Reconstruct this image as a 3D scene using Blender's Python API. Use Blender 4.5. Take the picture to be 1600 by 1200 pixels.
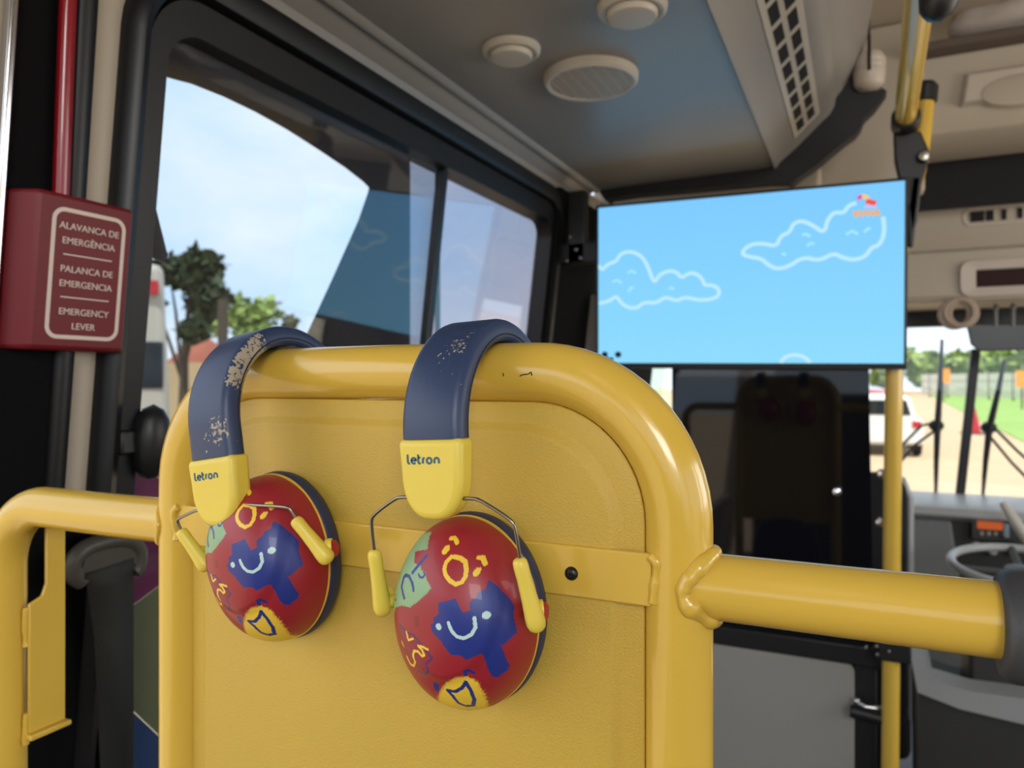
import bpy, bmesh, math, random
import numpy as np
from mathutils import Vector, Matrix, noise

random.seed(7)
PI = math.pi
for o in list(bpy.data.objects):
    bpy.data.objects.remove(o)
SC = bpy.context.scene
COL = SC.collection

# ------------------------------------------------------------------ camera
HC = 1.40                      # camera height above the bus floor
F = 1142.0                     # focal length in pixels of a 1600 px wide frame
TH = math.radians(25.5)        # camera is turned left of the bus's driving direction
HOR = 595.0                    # horizon row
cT, sT = math.cos(TH), math.sin(TH)
cd = bpy.data.cameras.new('camera')
cam = bpy.data.objects.new('camera', cd)
COL.objects.link(cam)
cam.location = (0, 0, HC)
cam.rotation_euler = (PI / 2, 0, TH)
cd.sensor_fit = 'HORIZONTAL'
cd.sensor_width = 36.0
cd.lens = F / 1600 * 36.0
cd.shift_y = (HOR - 600) / 1600.0
cd.clip_start = 0.02
cd.clip_end = 600
cd.dof.use_dof = True
cd.dof.focus_distance = 0.43
cd.dof.aperture_fstop = 9.0
SC.camera = cam

# ------------------------------------------------------------------ colour management
SC.view_settings.view_transform = 'Standard'
SC.view_settings.look = 'None'
SC.view_settings.gamma = 1.0
SC.view_settings.use_curve_mapping = False
SC.view_settings.exposure = 0.0


def lin(c):
    if isinstance(c, str):
        c = c.lstrip('#')
        c = [int(c[i:i + 2], 16) for i in (0, 2, 4)]
    r = []
    for v in c[:3]:
        v = v / 255.0
        r.append(v / 12.92 if v <= 0.04045 else ((v + 0.055) / 1.055) ** 2.4)
    return tuple(r)


def rgba(c):
    return (*lin(c), 1.0)


# ------------------------------------------------------------------ world: hazy sky with soft clouds
world = bpy.data.worlds.new('sky')
SC.world = world
world.use_nodes = True
nt = world.node_tree
nt.nodes.clear()
wo = nt.nodes.new('ShaderNodeOutputWorld')
wb = nt.nodes.new('ShaderNodeBackground')
tc = nt.nodes.new('ShaderNodeTexCoord')
mp = nt.nodes.new('ShaderNodeMapping')
mp.inputs['Scale'].default_value = (1.0, 1.0, 2.4)
nz = nt.nodes.new('ShaderNodeTexNoise')
nz.inputs['Scale'].default_value = 2.6
nz.inputs['Detail'].default_value = 6
nz.inputs['Roughness'].default_value = 0.55
rp = nt.nodes.new('ShaderNodeValToRGB')
rp.color_ramp.elements[0].position = 0.36
rp.color_ramp.elements[0].color = (0.60, 0.79, 1.0, 1)
rp.color_ramp.elements[1].position = 0.66
rp.color_ramp.elements[1].color = (0.96, 0.97, 1.0, 1)
nt.links.new(tc.outputs['Generated'], mp.inputs['Vector'])
nt.links.new(mp.outputs['Vector'], nz.inputs['Vector'])
nt.links.new(nz.outputs['Fac'], rp.inputs['Fac'])
nt.links.new(rp.outputs['Color'], wb.inputs['Color'])
nt.links.new(wb.outputs['Background'], wo.inputs['Surface'])
wb.inputs['Strength'].default_value = 1.6


# ------------------------------------------------------------------ daylight lamps
def area(name, loc, target, sx, sy, power, col=(1, 1, 1)):
    ld = bpy.data.lights.new(name, 'AREA')
    ld.shape = 'RECTANGLE'
    ld.size, ld.size_y = sx, sy
    ld.energy = power
    ld.color = col
    lo = bpy.data.objects.new(name, ld)
    COL.objects.link(lo)
    lo.location = (loc[0], loc[1], loc[2] + HC)
    d = Vector(target) - Vector(loc)
    lo.rotation_euler = d.to_track_quat('-Z', 'Y').to_euler()
    return lo


# daylight falling in through the side windows beside and behind the camera
area('daylight_left_window', (-1.05, -0.75, 0.45), (-0.25, 0.42, -0.1), 1.5, 0.9, 5, (1.0, 0.98, 0.96))
area('daylight_rear_window', (1.0, -1.5, 0.70), (-0.25, 0.42, -0.1), 0.8, 0.6, 21, (1.0, 0.99, 0.97))
area('daylight_right_window', (1.78, 1.45, 0.30), (-0.1, 1.7, 0.5), 1.6, 0.9, 19, (1.0, 0.97, 0.93))

sl_ = bpy.data.lights.new('sun', 'SUN')
sl_.energy = 6.5
sl_.angle = math.radians(2)
sl_.color = (1.0, 0.94, 0.84)
so_ = bpy.data.objects.new('sun', sl_)
COL.objects.link(so_)
so_.rotation_euler = Vector((-0.25, 0.45, -1.0)).to_track_quat('-Z', 'Y').to_euler()

# ------------------------------------------------------------------ pixel helpers: rays of the photograph's camera to real planes


def ray(px, py):
    a = (px - 800.0) / F
    b = (HOR - py) / F
    return Vector((a * cT - sT, a * sT + cT, b))


def P(px, py, Y):
    d = ray(px, py)
    return d * (Y / d.y)


def PX(px, py, X):
    d = ray(px, py)
    return d * (X / d.x)


def PZ(px, py, z):
    d = ray(px, py)
    return d * (z / d.z)


WX0, WK = -0.795, 0.115        # left wall leans inwards: X = WX0 + WK*z


def W(px, py, off=0.0):
    d = ray(px, py)
    t = (WX0 + off) / (d.x - WK * d.z)
    return d * t


def wp(Y, z, off=0.0):
    return Vector((WX0 + WK * z + off, Y, z))


# ------------------------------------------------------------------ materials
MATS = {}


def mat(name, col, rough=0.5, metal=0.0, spec=0.5, coat=0.0, bump=0.0, bscale=400.0, bdetail=3.0, var=0.0, vscale=8.0, emit=0.0):
    if name in MATS:
        return MATS[name]
    m = bpy.data.materials.new(name)
    m.use_nodes = True
    t = m.node_tree
    b = t.nodes['Principled BSDF']
    b.inputs['Base Color'].default_value = rgba(col)
    b.inputs['Roughness'].default_value = rough
    b.inputs['Metallic'].default_value = metal
    b.inputs['Specular IOR Level'].default_value = spec
    b.inputs['Coat Weight'].default_value = coat
    b.inputs['Coat Roughness'].default_value = 0.06
    co = t.nodes.new('ShaderNodeTexCoord')
    if bump:
        n = t.nodes.new('ShaderNodeTexNoise')
        n.inputs['Scale'].default_value = bscale
        n.inputs['Detail'].default_value = bdetail
        bp = t.nodes.new('ShaderNodeBump')
        bp.inputs['Strength'].default_value = bump
        bp.inputs['Distance'].default_value = 0.002
        t.links.new(co.outputs['Object'], n.inputs['Vector'])
        t.links.new(n.outputs['Fac'], bp.inputs['Height'])
        t.links.new(bp.outputs['Normal'], b.inputs['Normal'])
    if var:
        n2 = t.nodes.new('ShaderNodeTexNoise')
        n2.inputs['Scale'].default_value = vscale
        n2.inputs['Detail'].default_value = 5
        mx = t.nodes.new('ShaderNodeMix')
        mx.data_type = 'RGBA'
        c = lin(col)
        mx.inputs[6].default_value = (*[v * (1 - var) for v in c], 1)
        mx.inputs[7].default_value = (*[min(1, v * (1 + var)) for v in c], 1)
        t.links.new(co.outputs['Object'], n2.inputs['Vector'])
        t.links.new(n2.outputs['Fac'], mx.inputs[0])
        t.links.new(mx.outputs[2], b.inputs['Base Color'])
    if emit:
        b.inputs['Emission Color'].default_value = rgba(col)
        b.inputs['Emission Strength'].default_value = emit
    MATS[name] = m
    return m


def attr_mat(name, attr='Col', rough=0.35, coat=0.0, emission=0.0, bump=0.0):
    m = bpy.data.materials.new(name)
    m.use_nodes = True
    t = m.node_tree
    b = t.nodes['Principled BSDF']
    a = t.nodes.new('ShaderNodeVertexColor')
    a.layer_name = attr
    b.inputs['Roughness'].default_value = rough
    b.inputs['Coat Weight'].default_value = coat
    if emission:
        e = t.nodes.new('ShaderNodeEmission')
        e.inputs['Strength'].default_value = emission
        t.links.new(a.outputs['Color'], e.inputs['Color'])
        t.links.new(e.outputs['Emission'], t.nodes['Material Output'].inputs['Surface'])
    else:
        t.links.new(a.outputs['Color'], b.inputs['Base Color'])
    MATS[name] = m
    return m


def emis(name, col, s):
    m = bpy.data.materials.new(name)
    m.use_nodes = True
    t = m.node_tree
    t.nodes.remove(t.nodes['Principled BSDF'])
    e = t.nodes.new('ShaderNodeEmission')
    e.inputs['Color'].default_value = rgba(col)
    e.inputs['Strength'].default_value = s
    t.links.new(e.outputs['Emission'], t.nodes['Material Output'].inputs['Surface'])
    MATS[name] = m
    return m


def glass(name, tint, ior=1.5, rough=0.0):
    m = bpy.data.materials.new(name)
    m.use_nodes = True
    t = m.node_tree
    t.nodes.remove(t.nodes['Principled BSDF'])
    tr = t.nodes.new('ShaderNodeBsdfTransparent')
    tr.inputs['Color'].default_value = (*tint, 1)
    gl = t.nodes.new('ShaderNodeBsdfGlossy')
    gl.inputs['Roughness'].default_value = rough
    ge = t.nodes.new('ShaderNodeNewGeometry')
    dt = t.nodes.new('ShaderNodeVectorMath')
    dt.operation = 'DOT_PRODUCT'
    t.links.new(ge.outputs['Normal'], dt.inputs[0])
    t.links.new(ge.outputs['Incoming'], dt.inputs[1])
    ab = t.nodes.new('ShaderNodeMath')
    ab.operation = 'ABSOLUTE'
    t.links.new(dt.outputs['Value'], ab.inputs[0])
    om = t.nodes.new('ShaderNodeMath')
    om.operation = 'SUBTRACT'
    om.inputs[0].default_value = 1.0
    t.links.new(ab.outputs[0], om.inputs[1])
    pw = t.nodes.new('ShaderNodeMath')
    pw.operation = 'POWER'
    pw.inputs[1].default_value = 5.0
    t.links.new(om.outputs[0], pw.inputs[0])
    f0 = ((ior - 1) / (ior + 1)) ** 2
    ma = t.nodes.new('ShaderNodeMath')
    ma.operation = 'MULTIPLY_ADD'
    ma.inputs[1].default_value = 1 - f0
    ma.inputs[2].default_value = f0
    t.links.new(pw.outputs[0], ma.inputs[0])
    mx = t.nodes.new('ShaderNodeMixShader')
    t.links.new(ma.outputs[0], mx.inputs['Fac'])
    t.links.new(tr.outputs['BSDF'], mx.inputs[1])
    t.links.new(gl.outputs['BSDF'], mx.inputs[2])
    t.links.new(mx.outputs['Shader'], t.nodes['Material Output'].inputs['Surface'])
    MATS[name] = m
    return m


YEL = mat('yellow_gloss_paint', '#D5AE44', rough=0.20, coat=0.3, bump=0.05, bscale=60, var=0.04, vscale=14)
PANEL = mat('yellow_grained_panel', '#C5A23E', rough=0.48, bump=0.30, bscale=850, bdetail=4, var=0.06, vscale=9)
YPL = mat('yellow_plastic', '#E2C84E', rough=0.38, var=0.05, vscale=40)
YDOT = mat('yellow_edge', '#F0C040', rough=0.4)
STEEL = mat('steel_wire', '#8A847C', rough=0.25, metal=1.0)
BLACKM = mat('black_screw', '#141412', rough=0.35)
RED = mat('red_plastic', '#A81F2D', rough=0.35)
NAVYC = mat('navy_cushion', '#26314F', rough=0.5, bump=0.1, bscale=500)
LETTER = mat('letter_blue', '#2A5C78', rough=0.5)
BOXRED = mat('dark_red_plastic', '#6C151D', rough=0.45, spec=0.35, bump=0.06, bscale=300)
TUBERED = mat('red_paint', '#8A0F1B', rough=0.22, coat=0.3)
WHITEINK = mat('pale_print', '#D9C9BC', rough=0.6)
RUBBER = mat('black_rubber', '#101113', rough=0.55, bump=0.08, bscale=200)
RUBBERS = mat('black_rubber_smooth', '#0D0E11', rough=0.42)
BLACKP = mat('black_plastic', '#141415', rough=0.45)
BLACKFAB = mat('black_mesh_fabric', '#19191B', rough=0.9, bump=0.4, bscale=500)
MATTE = mat('matte_black', '#0B0B0C', rough=0.9, spec=0.15)
BEIGE = mat('beige_wall_panel', '#B3A796', rough=0.55, bump=0.05, bscale=300)
BEIGEC = mat('grey_ceiling_panel', '#908C87', rough=0.36, bump=0.18, bscale=260, var=0.03, vscale=3)
BEIGEL = mat('beige_moulding', '#BFB3A6', rough=0.42)
CREAM = mat('cream_plastic', '#C2BAAE', rough=0.45)
DARKHOLE = mat('vent_dark', '#0C0B0B', rough=0.8)
GREYP = mat('grey_panel', '#98948C', rough=0.6, bump=0.05, bscale=300)
FLOORM = mat('floor_vinyl', '#3C3C3E', rough=0.7, var=0.15, vscale=30)
DARKGREY = mat('dark_grey_plastic', '#3C3C3E', rough=0.5, bump=0.1, bscale=400)
BELTM = mat('belt_webbing', '#2B2B27', rough=0.8, bump=0.5, bscale=600)
GUIDEM = mat('belt_guide_plastic', '#4A463F', rough=0.45)
VINYL = mat('dark_vinyl_film', '#5C5456', rough=0.04)
VINYL.node_tree.nodes['Principled BSDF'].inputs['IOR'].default_value = 2.3
MAGENTA = mat('magenta_film', '#A8456F', rough=0.5)
OLIVE = mat('olive_film', '#A29A6A', rough=0.5)
BLUEF = mat('blue_film', '#4A6391', rough=0.5)
CHROME = mat('chrome', '#C9C9C9', rough=0.15, metal=1.0)
SILVER = mat('silver_trim', '#A8A8A6', rough=0.35)
DASHG = mat('dash_grey', '#7C7D7C', rough=0.5)
DASHD = mat('dash_dark', '#2F2E2B', rough=0.6, bump=0.1, bscale=300)
ASPH = mat('earth_road', '#B09A7C', rough=0.95, var=0.15, vscale=0.6)
GRASS = mat('grass_green', '#7C9A4E', rough=0.95, var=0.25, vscale=0.5)
LEAF = mat('tree_leaf', '#869A52', rough=0.8, var=0.3, vscale=1.5)
LEAFD = mat('tree_leaf_dark', '#39442B', rough=0.8, var=0.3, vscale=1.5)
BARK = mat('tree_bark', '#4A4036', rough=0.9)
WHITEP = mat('white_paint', '#D8D8D4', rough=0.4)
CARRED = mat('car_red', '#A0242A', rough=0.3)
CARGLASS = mat('car_glass', '#20262C', rough=0.1)
TYRE = mat('tyre', '#1A1A1A', rough=0.9)
ORANGE = mat('orange_paint', '#E08A1E', rough=0.5)
EARTHRED = mat('red_earth', '#9A5A48', rough=0.95, var=0.2, vscale=2)
TANWALL = mat('tan_wall', '#B09A78', rough=0.95, var=0.15, vscale=1)
ROPE = mat('rope_beige', '#A89684', rough=0.8, bump=0.4, bscale=200)
CLOTH = mat('white_cloth', '#B8B0AA', rough=0.9, bump=0.4, bscale=60, var=0.15, vscale=20)
G_SIDE = glass('side_glass', (0.79, 0.83, 0.86), 1.6)
G_SLIDE = glass('sliding_glass', (0.61, 0.61, 0.66), 1.9)
G_FRONT = glass('front_glass', (0.96, 0.975, 0.975), 1.5)

# smoked acrylic of the partition
SMOKE = mat('smoked_acrylic', '#101014', rough=0.04, spec=0.4)


# ------------------------------------------------------------------ mesh helpers (all coordinates are relative to camera height)
class G:
    def __init__(self):
        self.v, self.f = [], []

    def add(self, vs, fs):
        n = len(self.v)
        self.v += [Vector(p) for p in vs]
        self.f += [tuple(i + n for i in q) for q in fs]
        return self

    def box(self, x0, x1, y0, y1, z0, z1):
        vs = [(x, y, z) for z in (z0, z1) for y in (y0, y1) for x in (x0, x1)]
        return self.add(vs, [(0, 2, 3, 1), (4, 5, 7, 6), (0, 1, 5, 4), (2, 6, 7, 3), (0, 4, 6, 2), (1, 3, 7, 5)])

    def hexa(self, b, t):      # b, t: four points each
        return self.add(list(b) + list(t), [(3, 2, 1, 0), (4, 5, 6, 7), (0, 1, 5, 4), (1, 2, 6, 5), (2, 3, 7, 6), (3, 0, 4, 7)])

    def wbox(self, y0, y1, z0, z1, o0, o1):    # slab following the leaning left wall
        b = [wp(y0, z0, o0), wp(y1, z0, o0), wp(y1, z1, o0), wp(y0, z1, o0)]
        t = [wp(y0, z0, o1), wp(y1, z0, o1), wp(y1, z1, o1), wp(y0, z1, o1)]
        return self.hexa(b, t)

    def prism(self, poly, ext):                # poly: 3d points of a planar outline, ext: extrusion vector
        n = len(poly)
        ext = Vector(ext)
        vs = [Vector(p) for p in poly] + [Vector(p) + ext for p in poly]
        fs = [tuple(range(n))[::-1], tuple(range(n, 2 * n))] + [(i, (i + 1) % n, n + (i + 1) % n, n + i) for i in range(n)]
        return self.add(vs, fs)

    def ring(self, outer, inner, ext):         # flat frame between two outlines of equal count
        n = len(outer)
        ext = Vector(ext)
        vs = [Vector(p) for p in outer] + [Vector(p) for p in inner] + [Vector(p) + ext for p in outer] + [Vector(p) + ext for p in inner]
        fs = []
        for i in range(n):
            j = (i + 1) % n
            fs += [(i, n + i, n + j, j), (2 * n + i, 2 * n + j, 3 * n + j, 3 * n + i), (i, j, 2 * n + j, 2 * n + i), (n + i, 3 * n + i, 3 * n + j, n + j)]
        return self.add(vs, fs)

    def tube(self, path, r, seg=24, closed=False, cap=True, squash=None):
        path = [Vector(p) for p in path]
        n = len(path)
        rs = r if isinstance(r, (list, tuple)) else [r] * n
        tg = []
        for i in range(n):
            if closed:
                t = path[(i + 1) % n] - path[i - 1]
            else:
                t = path[min(i + 1, n - 1)] - path[max(i - 1, 0)]
            tg.append(t.normalized())
        up = Vector((0, 0, 1)) if abs(tg[0].z) < 0.9 else Vector((0, 1, 0))
        nrm = (up - tg[0] * up.dot(tg[0])).normalized()
        vs, fs = [], []
        for i in range(n):
            if i:
                nrm = (nrm - tg[i] * nrm.dot(tg[i])).normalized()
            bn = tg[i].cross(nrm)
            for k in range(seg):
                a = 2 * PI * k / seg
                vs.append(path[i] + (nrm * math.cos(a) + bn * math.sin(a)) * rs[i])
        m = n if closed else n - 1
        for i in range(m):
            for k in range(seg):
                k2 = (k + 1) % seg
                i2 = (i + 1) % n
                fs.append((i * seg + k, i * seg + k2, i2 * seg + k2, i2 * seg + k))
        if cap and not closed:
            fs.append(tuple(range(seg))[::-1])
            fs.append(tuple(range((n - 1) * seg, n * seg)))
        return self.add(vs, fs)

    def sweep(self, path, frames, prof, closed_prof=True, cap=True):   # frames: (u, v) axes at each path point; prof: (a, b) pairs
        n, k = len(path), len(prof)
        vs, fs = [], []
        for p, (u, v) in zip(path, frames):
            for a, b in prof:
                vs.append(Vector(p) + Vector(u) * a + Vector(v) * b)
        kk = k if closed_prof else k - 1
        for i in range(n - 1):
            for j in range(kk):
                j2 = (j + 1) % k
                fs.append((i * k + j, i * k + j2, (i + 1) * k + j2, (i + 1) * k + j))
        if cap and closed_prof:
            fs.append(tuple(range(k))[::-1])
            fs.append(tuple(range((n - 1) * k, n * k)))
        return self.add(vs, fs)

    def lathe(self, prof, origin, axis=(0, 0, 1), seg=40, ref=None):    # prof: (radius, height along axis)
        ax = Vector(axis).normalized()
        ref = Vector(ref) if ref else (Vector((1, 0, 0)) if abs(ax.x) < 0.9 else Vector((0, 1, 0)))
        u = (ref - ax * ref.dot(ax)).normalized()
        w = ax.cross(u)
        o = Vector(origin)
        vs, fs = [], []
        k = len(prof)
        for i in range(seg):
            a = 2 * PI * i / seg
            d = u * math.cos(a) + w * math.sin(a)
            for r, h in prof:
                vs.append(o + d * r + ax * h)
        for i in range(seg):
            i2 = (i + 1) % seg
            for j in range(k - 1):
                fs.append((i * k + j, i2 * k + j, i2 * k + j + 1, i * k + j + 1))
        return self.add(vs, fs)

    def ball(self, c, rx, ry, rz, nu=24, nv=14):
        vs, fs = [], []
        c = Vector(c)
        for j in range(nv + 1):
            t = PI * j / nv
            for i in range(nu):
                a = 2 * PI * i / nu
                vs.append(c + Vector((rx * math.sin(t) * math.cos(a), ry * math.sin(t) * math.sin(a), rz * math.cos(t))))
        for j in range(nv):
            for i in range(nu):
                i2 = (i + 1) % nu
                fs.append((j * nu + i, (j + 1) * nu + i, (j + 1) * nu + i2, j * nu + i2))
        return self.add(vs, fs)

    def ribbon(self, pts, w, normal, thick=0.0006, closed=False):      # flat stroke of width w lying on a plane
        N = Vector(normal).normalized()
        pts = [Vector(p) for p in pts]
        n = len(pts)
        L, R = [], []
        for i in range(n):
            a = pts[i - 1] if (closed or i > 0) else pts[i]
            b = pts[(i + 1) % n] if (closed or i < n - 1) else pts[i]
            t = (b - a).normalized()
            s = N.cross(t) * (w / 2)
            L.append(pts[i] + s)
            R.append(pts[i] - s)
        vs = []
        for i in range(n):
            vs += [L[i], R[i], R[i] + N * thick, L[i] + N * thick]
        fs = []
        m = n if closed else n - 1
        for i in range(m):
            j = (i + 1) % n
            for q in range(4):
                q2 = (q + 1) % 4
                fs.append((i * 4 + q, i * 4 + q2, j * 4 + q2, j * 4 + q))
        if not closed:
            fs += [(3, 2, 1, 0), tuple((n - 1) * 4 + q for q in range(4))]
        return self.add(vs, fs)


def build(name, g, m, parent=None, smooth=True, angle=35, bevel=0.0, seg=2, local=False):
    me = bpy.data.meshes.new(name)
    off = Vector((0, 0, HC))
    if parent is not None and not local:
        q = parent
        while q is not None:
            off -= Vector(q.location)
            q = q.parent
    if local:
        off = Vector((0, 0, 0))
    me.from_pydata([tuple(p + off) for p in g.v], [], g.f)
    bm = bmesh.new()
    bm.from_mesh(me)
    bmesh.ops.remove_doubles(bm, verts=bm.verts, dist=1e-6)
    bmesh.ops.recalc_face_normals(bm, faces=bm.faces)
    bm.to_mesh(me)
    bm.free()
    o = bpy.data.objects.new(name, me)
    COL.objects.link(o)
    me.materials.append(m)
    if parent is not None:
        o.parent = parent
    if smooth:
        me.polygons.foreach_set('use_smooth', [True] * len(me.polygons))
        me.set_sharp_from_angle(angle=math.radians(angle))
    if bevel:
        b = o.modifiers.new('edge', 'BEVEL')
        b.width = bevel
        b.segments = seg
        b.limit_method = 'ANGLE'
        b.angle_limit = math.radians(40)
        b.harden_normals = False
        me.polygons.foreach_set('use_smooth', [True] * len(me.polygons))
    return o


def tag(o, label, cat, group=None, kind=None):
    o['label'] = label
    o['category'] = cat
    if group:
        o['group'] = group
    if kind:
        o['kind'] = kind
    return o


def struct(o):
    o['kind'] = 'structure'
    return o


def thing(name, loc, label=None, cat=None, group=None, kind=None):
    o = bpy.data.objects.new(name, None)
    COL.objects.link(o)
    o.location = (loc[0], loc[1], loc[2] + HC)
    o.empty_display_size = 0.05
    if label:
        tag(o, label, cat, group)
    if kind:
        o['kind'] = kind
    return o


def arc(c, r, a0, a1, n, u, v):
    c, u, v = Vector(c), Vector(u), Vector(v)
    return [c + u * (r * math.cos(a0 + (a1 - a0) * i / n)) + v * (r * math.sin(a0 + (a1 - a0) * i / n)) for i in range(n + 1)]


def rrect(u0, u1, v0, v1, r, n=8):
    """rounded rectangle outline as (u, v) pairs; r = one radius or (bl, br, tr, tl)"""
    if not isinstance(r, (tuple, list)):
        r = (r, r, r, r)
    out = []
    for (cu, cv, a0, rr) in ((u0 + r[0], v0 + r[0], PI, r[0]), (u1 - r[1], v0 + r[1], 1.5 * PI, r[1]), (u1 - r[2], v1 - r[2], 0, r[2]), (u0 + r[3], v1 - r[3], 0.5 * PI, r[3])):
        for i in range(n + 1):
            a = a0 + 0.5 * PI * i / n
            out.append((cu + rr * math.cos(a), cv + rr * math.sin(a)))
    return out


def smooth_poly(pts, it=2, closed=False):
    pts = [Vector(p) for p in pts]
    for _ in range(it):
        q = []
        n = len(pts)
        if not closed:
            q.append(pts[0])
        for i in range(n if closed else n - 1):
            a, b = pts[i], pts[(i + 1) % n]
            q += [a * 0.75 + b * 0.25, a * 0.25 + b * 0.75]
        if not closed:
            q.append(pts[-1])
        pts = q
    return pts


def text_on(name, s, m, parent, at, u, v, size, align='CENTER', extrude=0.0004):
    """lettering lying on a plane: u = reading direction, v = up, both unit vectors; at = centre, relative to camera height"""
    cu = bpy.data.curves.new(name, 'FONT')
    cu.body = s
    cu.size = size
    cu.align_x = align
    cu.align_y = 'CENTER'
    cu.extrude = extrude
    cu.materials.append(m)
    tmp = bpy.data.objects.new(name, cu)
    COL.objects.link(tmp)
    bpy.context.view_layer.update()
    me = bpy.data.meshes.new_from_object(tmp.evaluated_get(bpy.context.evaluated_depsgraph_get()))
    bpy.data.objects.remove(tmp)
    o = bpy.data.objects.new(name, me)
    COL.objects.link(o)
    u, v = Vector(u).normalized(), Vector(v).normalized()
    n = u.cross(v)
    M = Matrix(((u.x, v.x, n.x, 0), (u.y, v.y, n.y, 0), (u.z, v.z, n.z, 0), (0, 0, 0, 1)))
    loc = Vector(at) + Vector((0, 0, HC))
    if parent is not None:
        q = parent
        while q is not None:
            loc = loc - Vector(q.location)
            q = q.parent
        o.parent = parent
    o.matrix_local = Matrix.Translation(loc) @ M
    return o


# =================================================================== SETTING
# ---- floor
g = G().box(-0.90, 1.65, -2.4, 3.45, -1.46, -1.40)
struct(build('floor', g, FLOORM, smooth=False))

# ---- left wall (pillars, sill below and header above the windows)
g = G()
g.wbox(-2.4, 3.30, -1.40, -0.86, -0.05, 0.0)
g.wbox(-2.4, 3.30, 0.47, 0.56, -0.05, 0.0)
g.wbox(0.40, 0.59, -0.86, 0.47, -0.05, 0.0)
g.wbox(1.83, 2.95, -0.86, 0.47, -0.05, 0.0)
g.wbox(-2.4, -1.9, -0.86, 0.47, -0.05, 0.0)
struct(build('wall_left', g, BEIGE, smooth=False))

# ---- right wall with its window band open to the daylight
g = G()
g.box(1.60, 1.65, -2.4, 3.45, -1.40, -0.45)
g.box(1.60, 1.65, -2.4, 3.45, 0.52, 1.0)
g.box(1.60, 1.65, 2.4, 3.45, -0.45, 0.52)
for y in (-2.4, -0.8, 0.9):
    g.box(1.60, 1.65, y, y + 0.12, -0.45, 0.52)
struct(build('wall_right', g, BEIGE, smooth=False))

# ---- low rear wall behind the camera
g = G().box(-0.80, 1.60, -2.45, -2.40, -1.40, -0.10)
struct(build('wall_back', g, DARKGREY, smooth=False))

# ---- ceiling: flat panel, cove, air duct and the raised aisle part, one cross-section along the bus
Y0C, Y1C = -2.4, 2.01
prof = [(-0.742, 0.500), (-0.728, 0.528), (-0.703, 0.543), (-0.697, 0.546), (-0.690, 0.541), (-0.683, 0.543), (-0.676, 0.549), (-0.60, 0.552), (-0.25, 0.556), (-0.206, 0.556), (-0.201, 0.552), (-0.196, 0.556),
        (-0.190, 0.565), (-0.172, 0.580), (-0.150, 0.598), (-0.090, 0.655), (-0.070, 0.672), (-0.060, 0.690), (-0.056, 0.712), (-0.036, 0.735), (-0.012, 0.775), (0.015, 0.85), (0.030, 0.95), (0.06, 0.985), (0.12, 1.0), (1.62, 1.0)]
g = G()
top = [(1.62, 1.06), (-0.80, 1.06), (-0.80, 0.50)]
full = prof + top
g.sweep([(0, Y0C, 0), (0, Y1C, 0)], [((1, 0, 0), (0, 0, 1))] * 2, full)
struct(build('ceiling', g, BEIGEC, angle=30))

# lighter edge moulding along the duct (crease between vent strip and side)
# ---- front part of the ceiling above the driver
g = G()
g.box(-0.80, 1.62, 2.01, 3.45, 1.00, 1.06)
struct(build('ceiling_front', g, BEIGE, smooth=False))

# ---- black arch that closes the passenger ceiling towards the cab
arch_o = [(x, z) for x, z in prof[5:21]]
g = G()
pts_top = [Vector((x, 2.015, z + 0.004)) for x, z in arch_o]
low = []
for i, (x, z) in enumerate(arch_o):
    t = i / (len(arch_o) - 1)
    low.append(Vector((x + 0.02 + 0.05 * t, 2.015, z - 0.025 - 0.04 * min(1, max(0, (x + 0.35) / 0.35)))))
g.prism(pts_top + low[::-1], (0, 0.05, 0))
struct(build('trim_1', g, RUBBER))
g = G()
g.box(-0.76, -0.10, 2.18, 2.26, 0.38, 0.60)
g.box(-0.12, 0.16, 2.30, 2.36, 0.52, 1.0)
bo = struct(build('wall_front', g, BEIGE, bevel=0.01))

# ---- narrow beige pillar strip beside the television
g = G()
qa, qb = P(909, 462, 2.12), P(940, 462, 2.12)
g.prism([(qa.x, 2.12, qa.z), (qb.x, 2.12, qa.z), (qb.x, 2.12, -0.10), (qa.x - 0.012, 2.12, -0.10)], (0, 0.02, 0))
struct(build('trim_8', g, BEIGEL, bevel=0.002))
# ---- black covers on the left wall
g = G()
g.wbox(1.80, 2.95, -0.9, 0.515, 0.0, 0.022)
struct(build('trim_2', g, MATTE, bevel=0.006))
g = G()
g.wbox(0.40, 0.60, -1.40, -0.135, 0.0, 0.012)
struct(build('trim_3', g, MATTE, bevel=0.003))
g = G()
g.wbox(0.437, 0.501, -0.135, 0.56, 0.0, 0.006)
struct(build('trim_4', g, MATTE, bevel=0.003))
g = G()
g.tube([wp(0.510, -0.14, 0.004), wp(0.5085, 0.2, 0.004), wp(0.501, 0.56, 0.002)], [0.0115, 0.0125, 0.0165], 20)
struct(build('trim_5', g, RUBBERS))
g = G()
g.wbox(0.428, 0.437, -0.135, 0.56, 0.0, 0.014)
struct(build('trim_6', g, CHROME, bevel=0.003))

# ---- window 1: big side window, rear fixed pane and front sliding pane
WY0, WY1, WZ0, WZ1 = 0.607, 1.790, -0.82, 0.419
win = thing('window_1', (WX0, 0.607, -0.82), kind='structure')


def wring(y0, y1, z0, z1, r):
    return [(u, v) for u, v in rrect(y0, y1, z0, z1, r, 10)]


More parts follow.
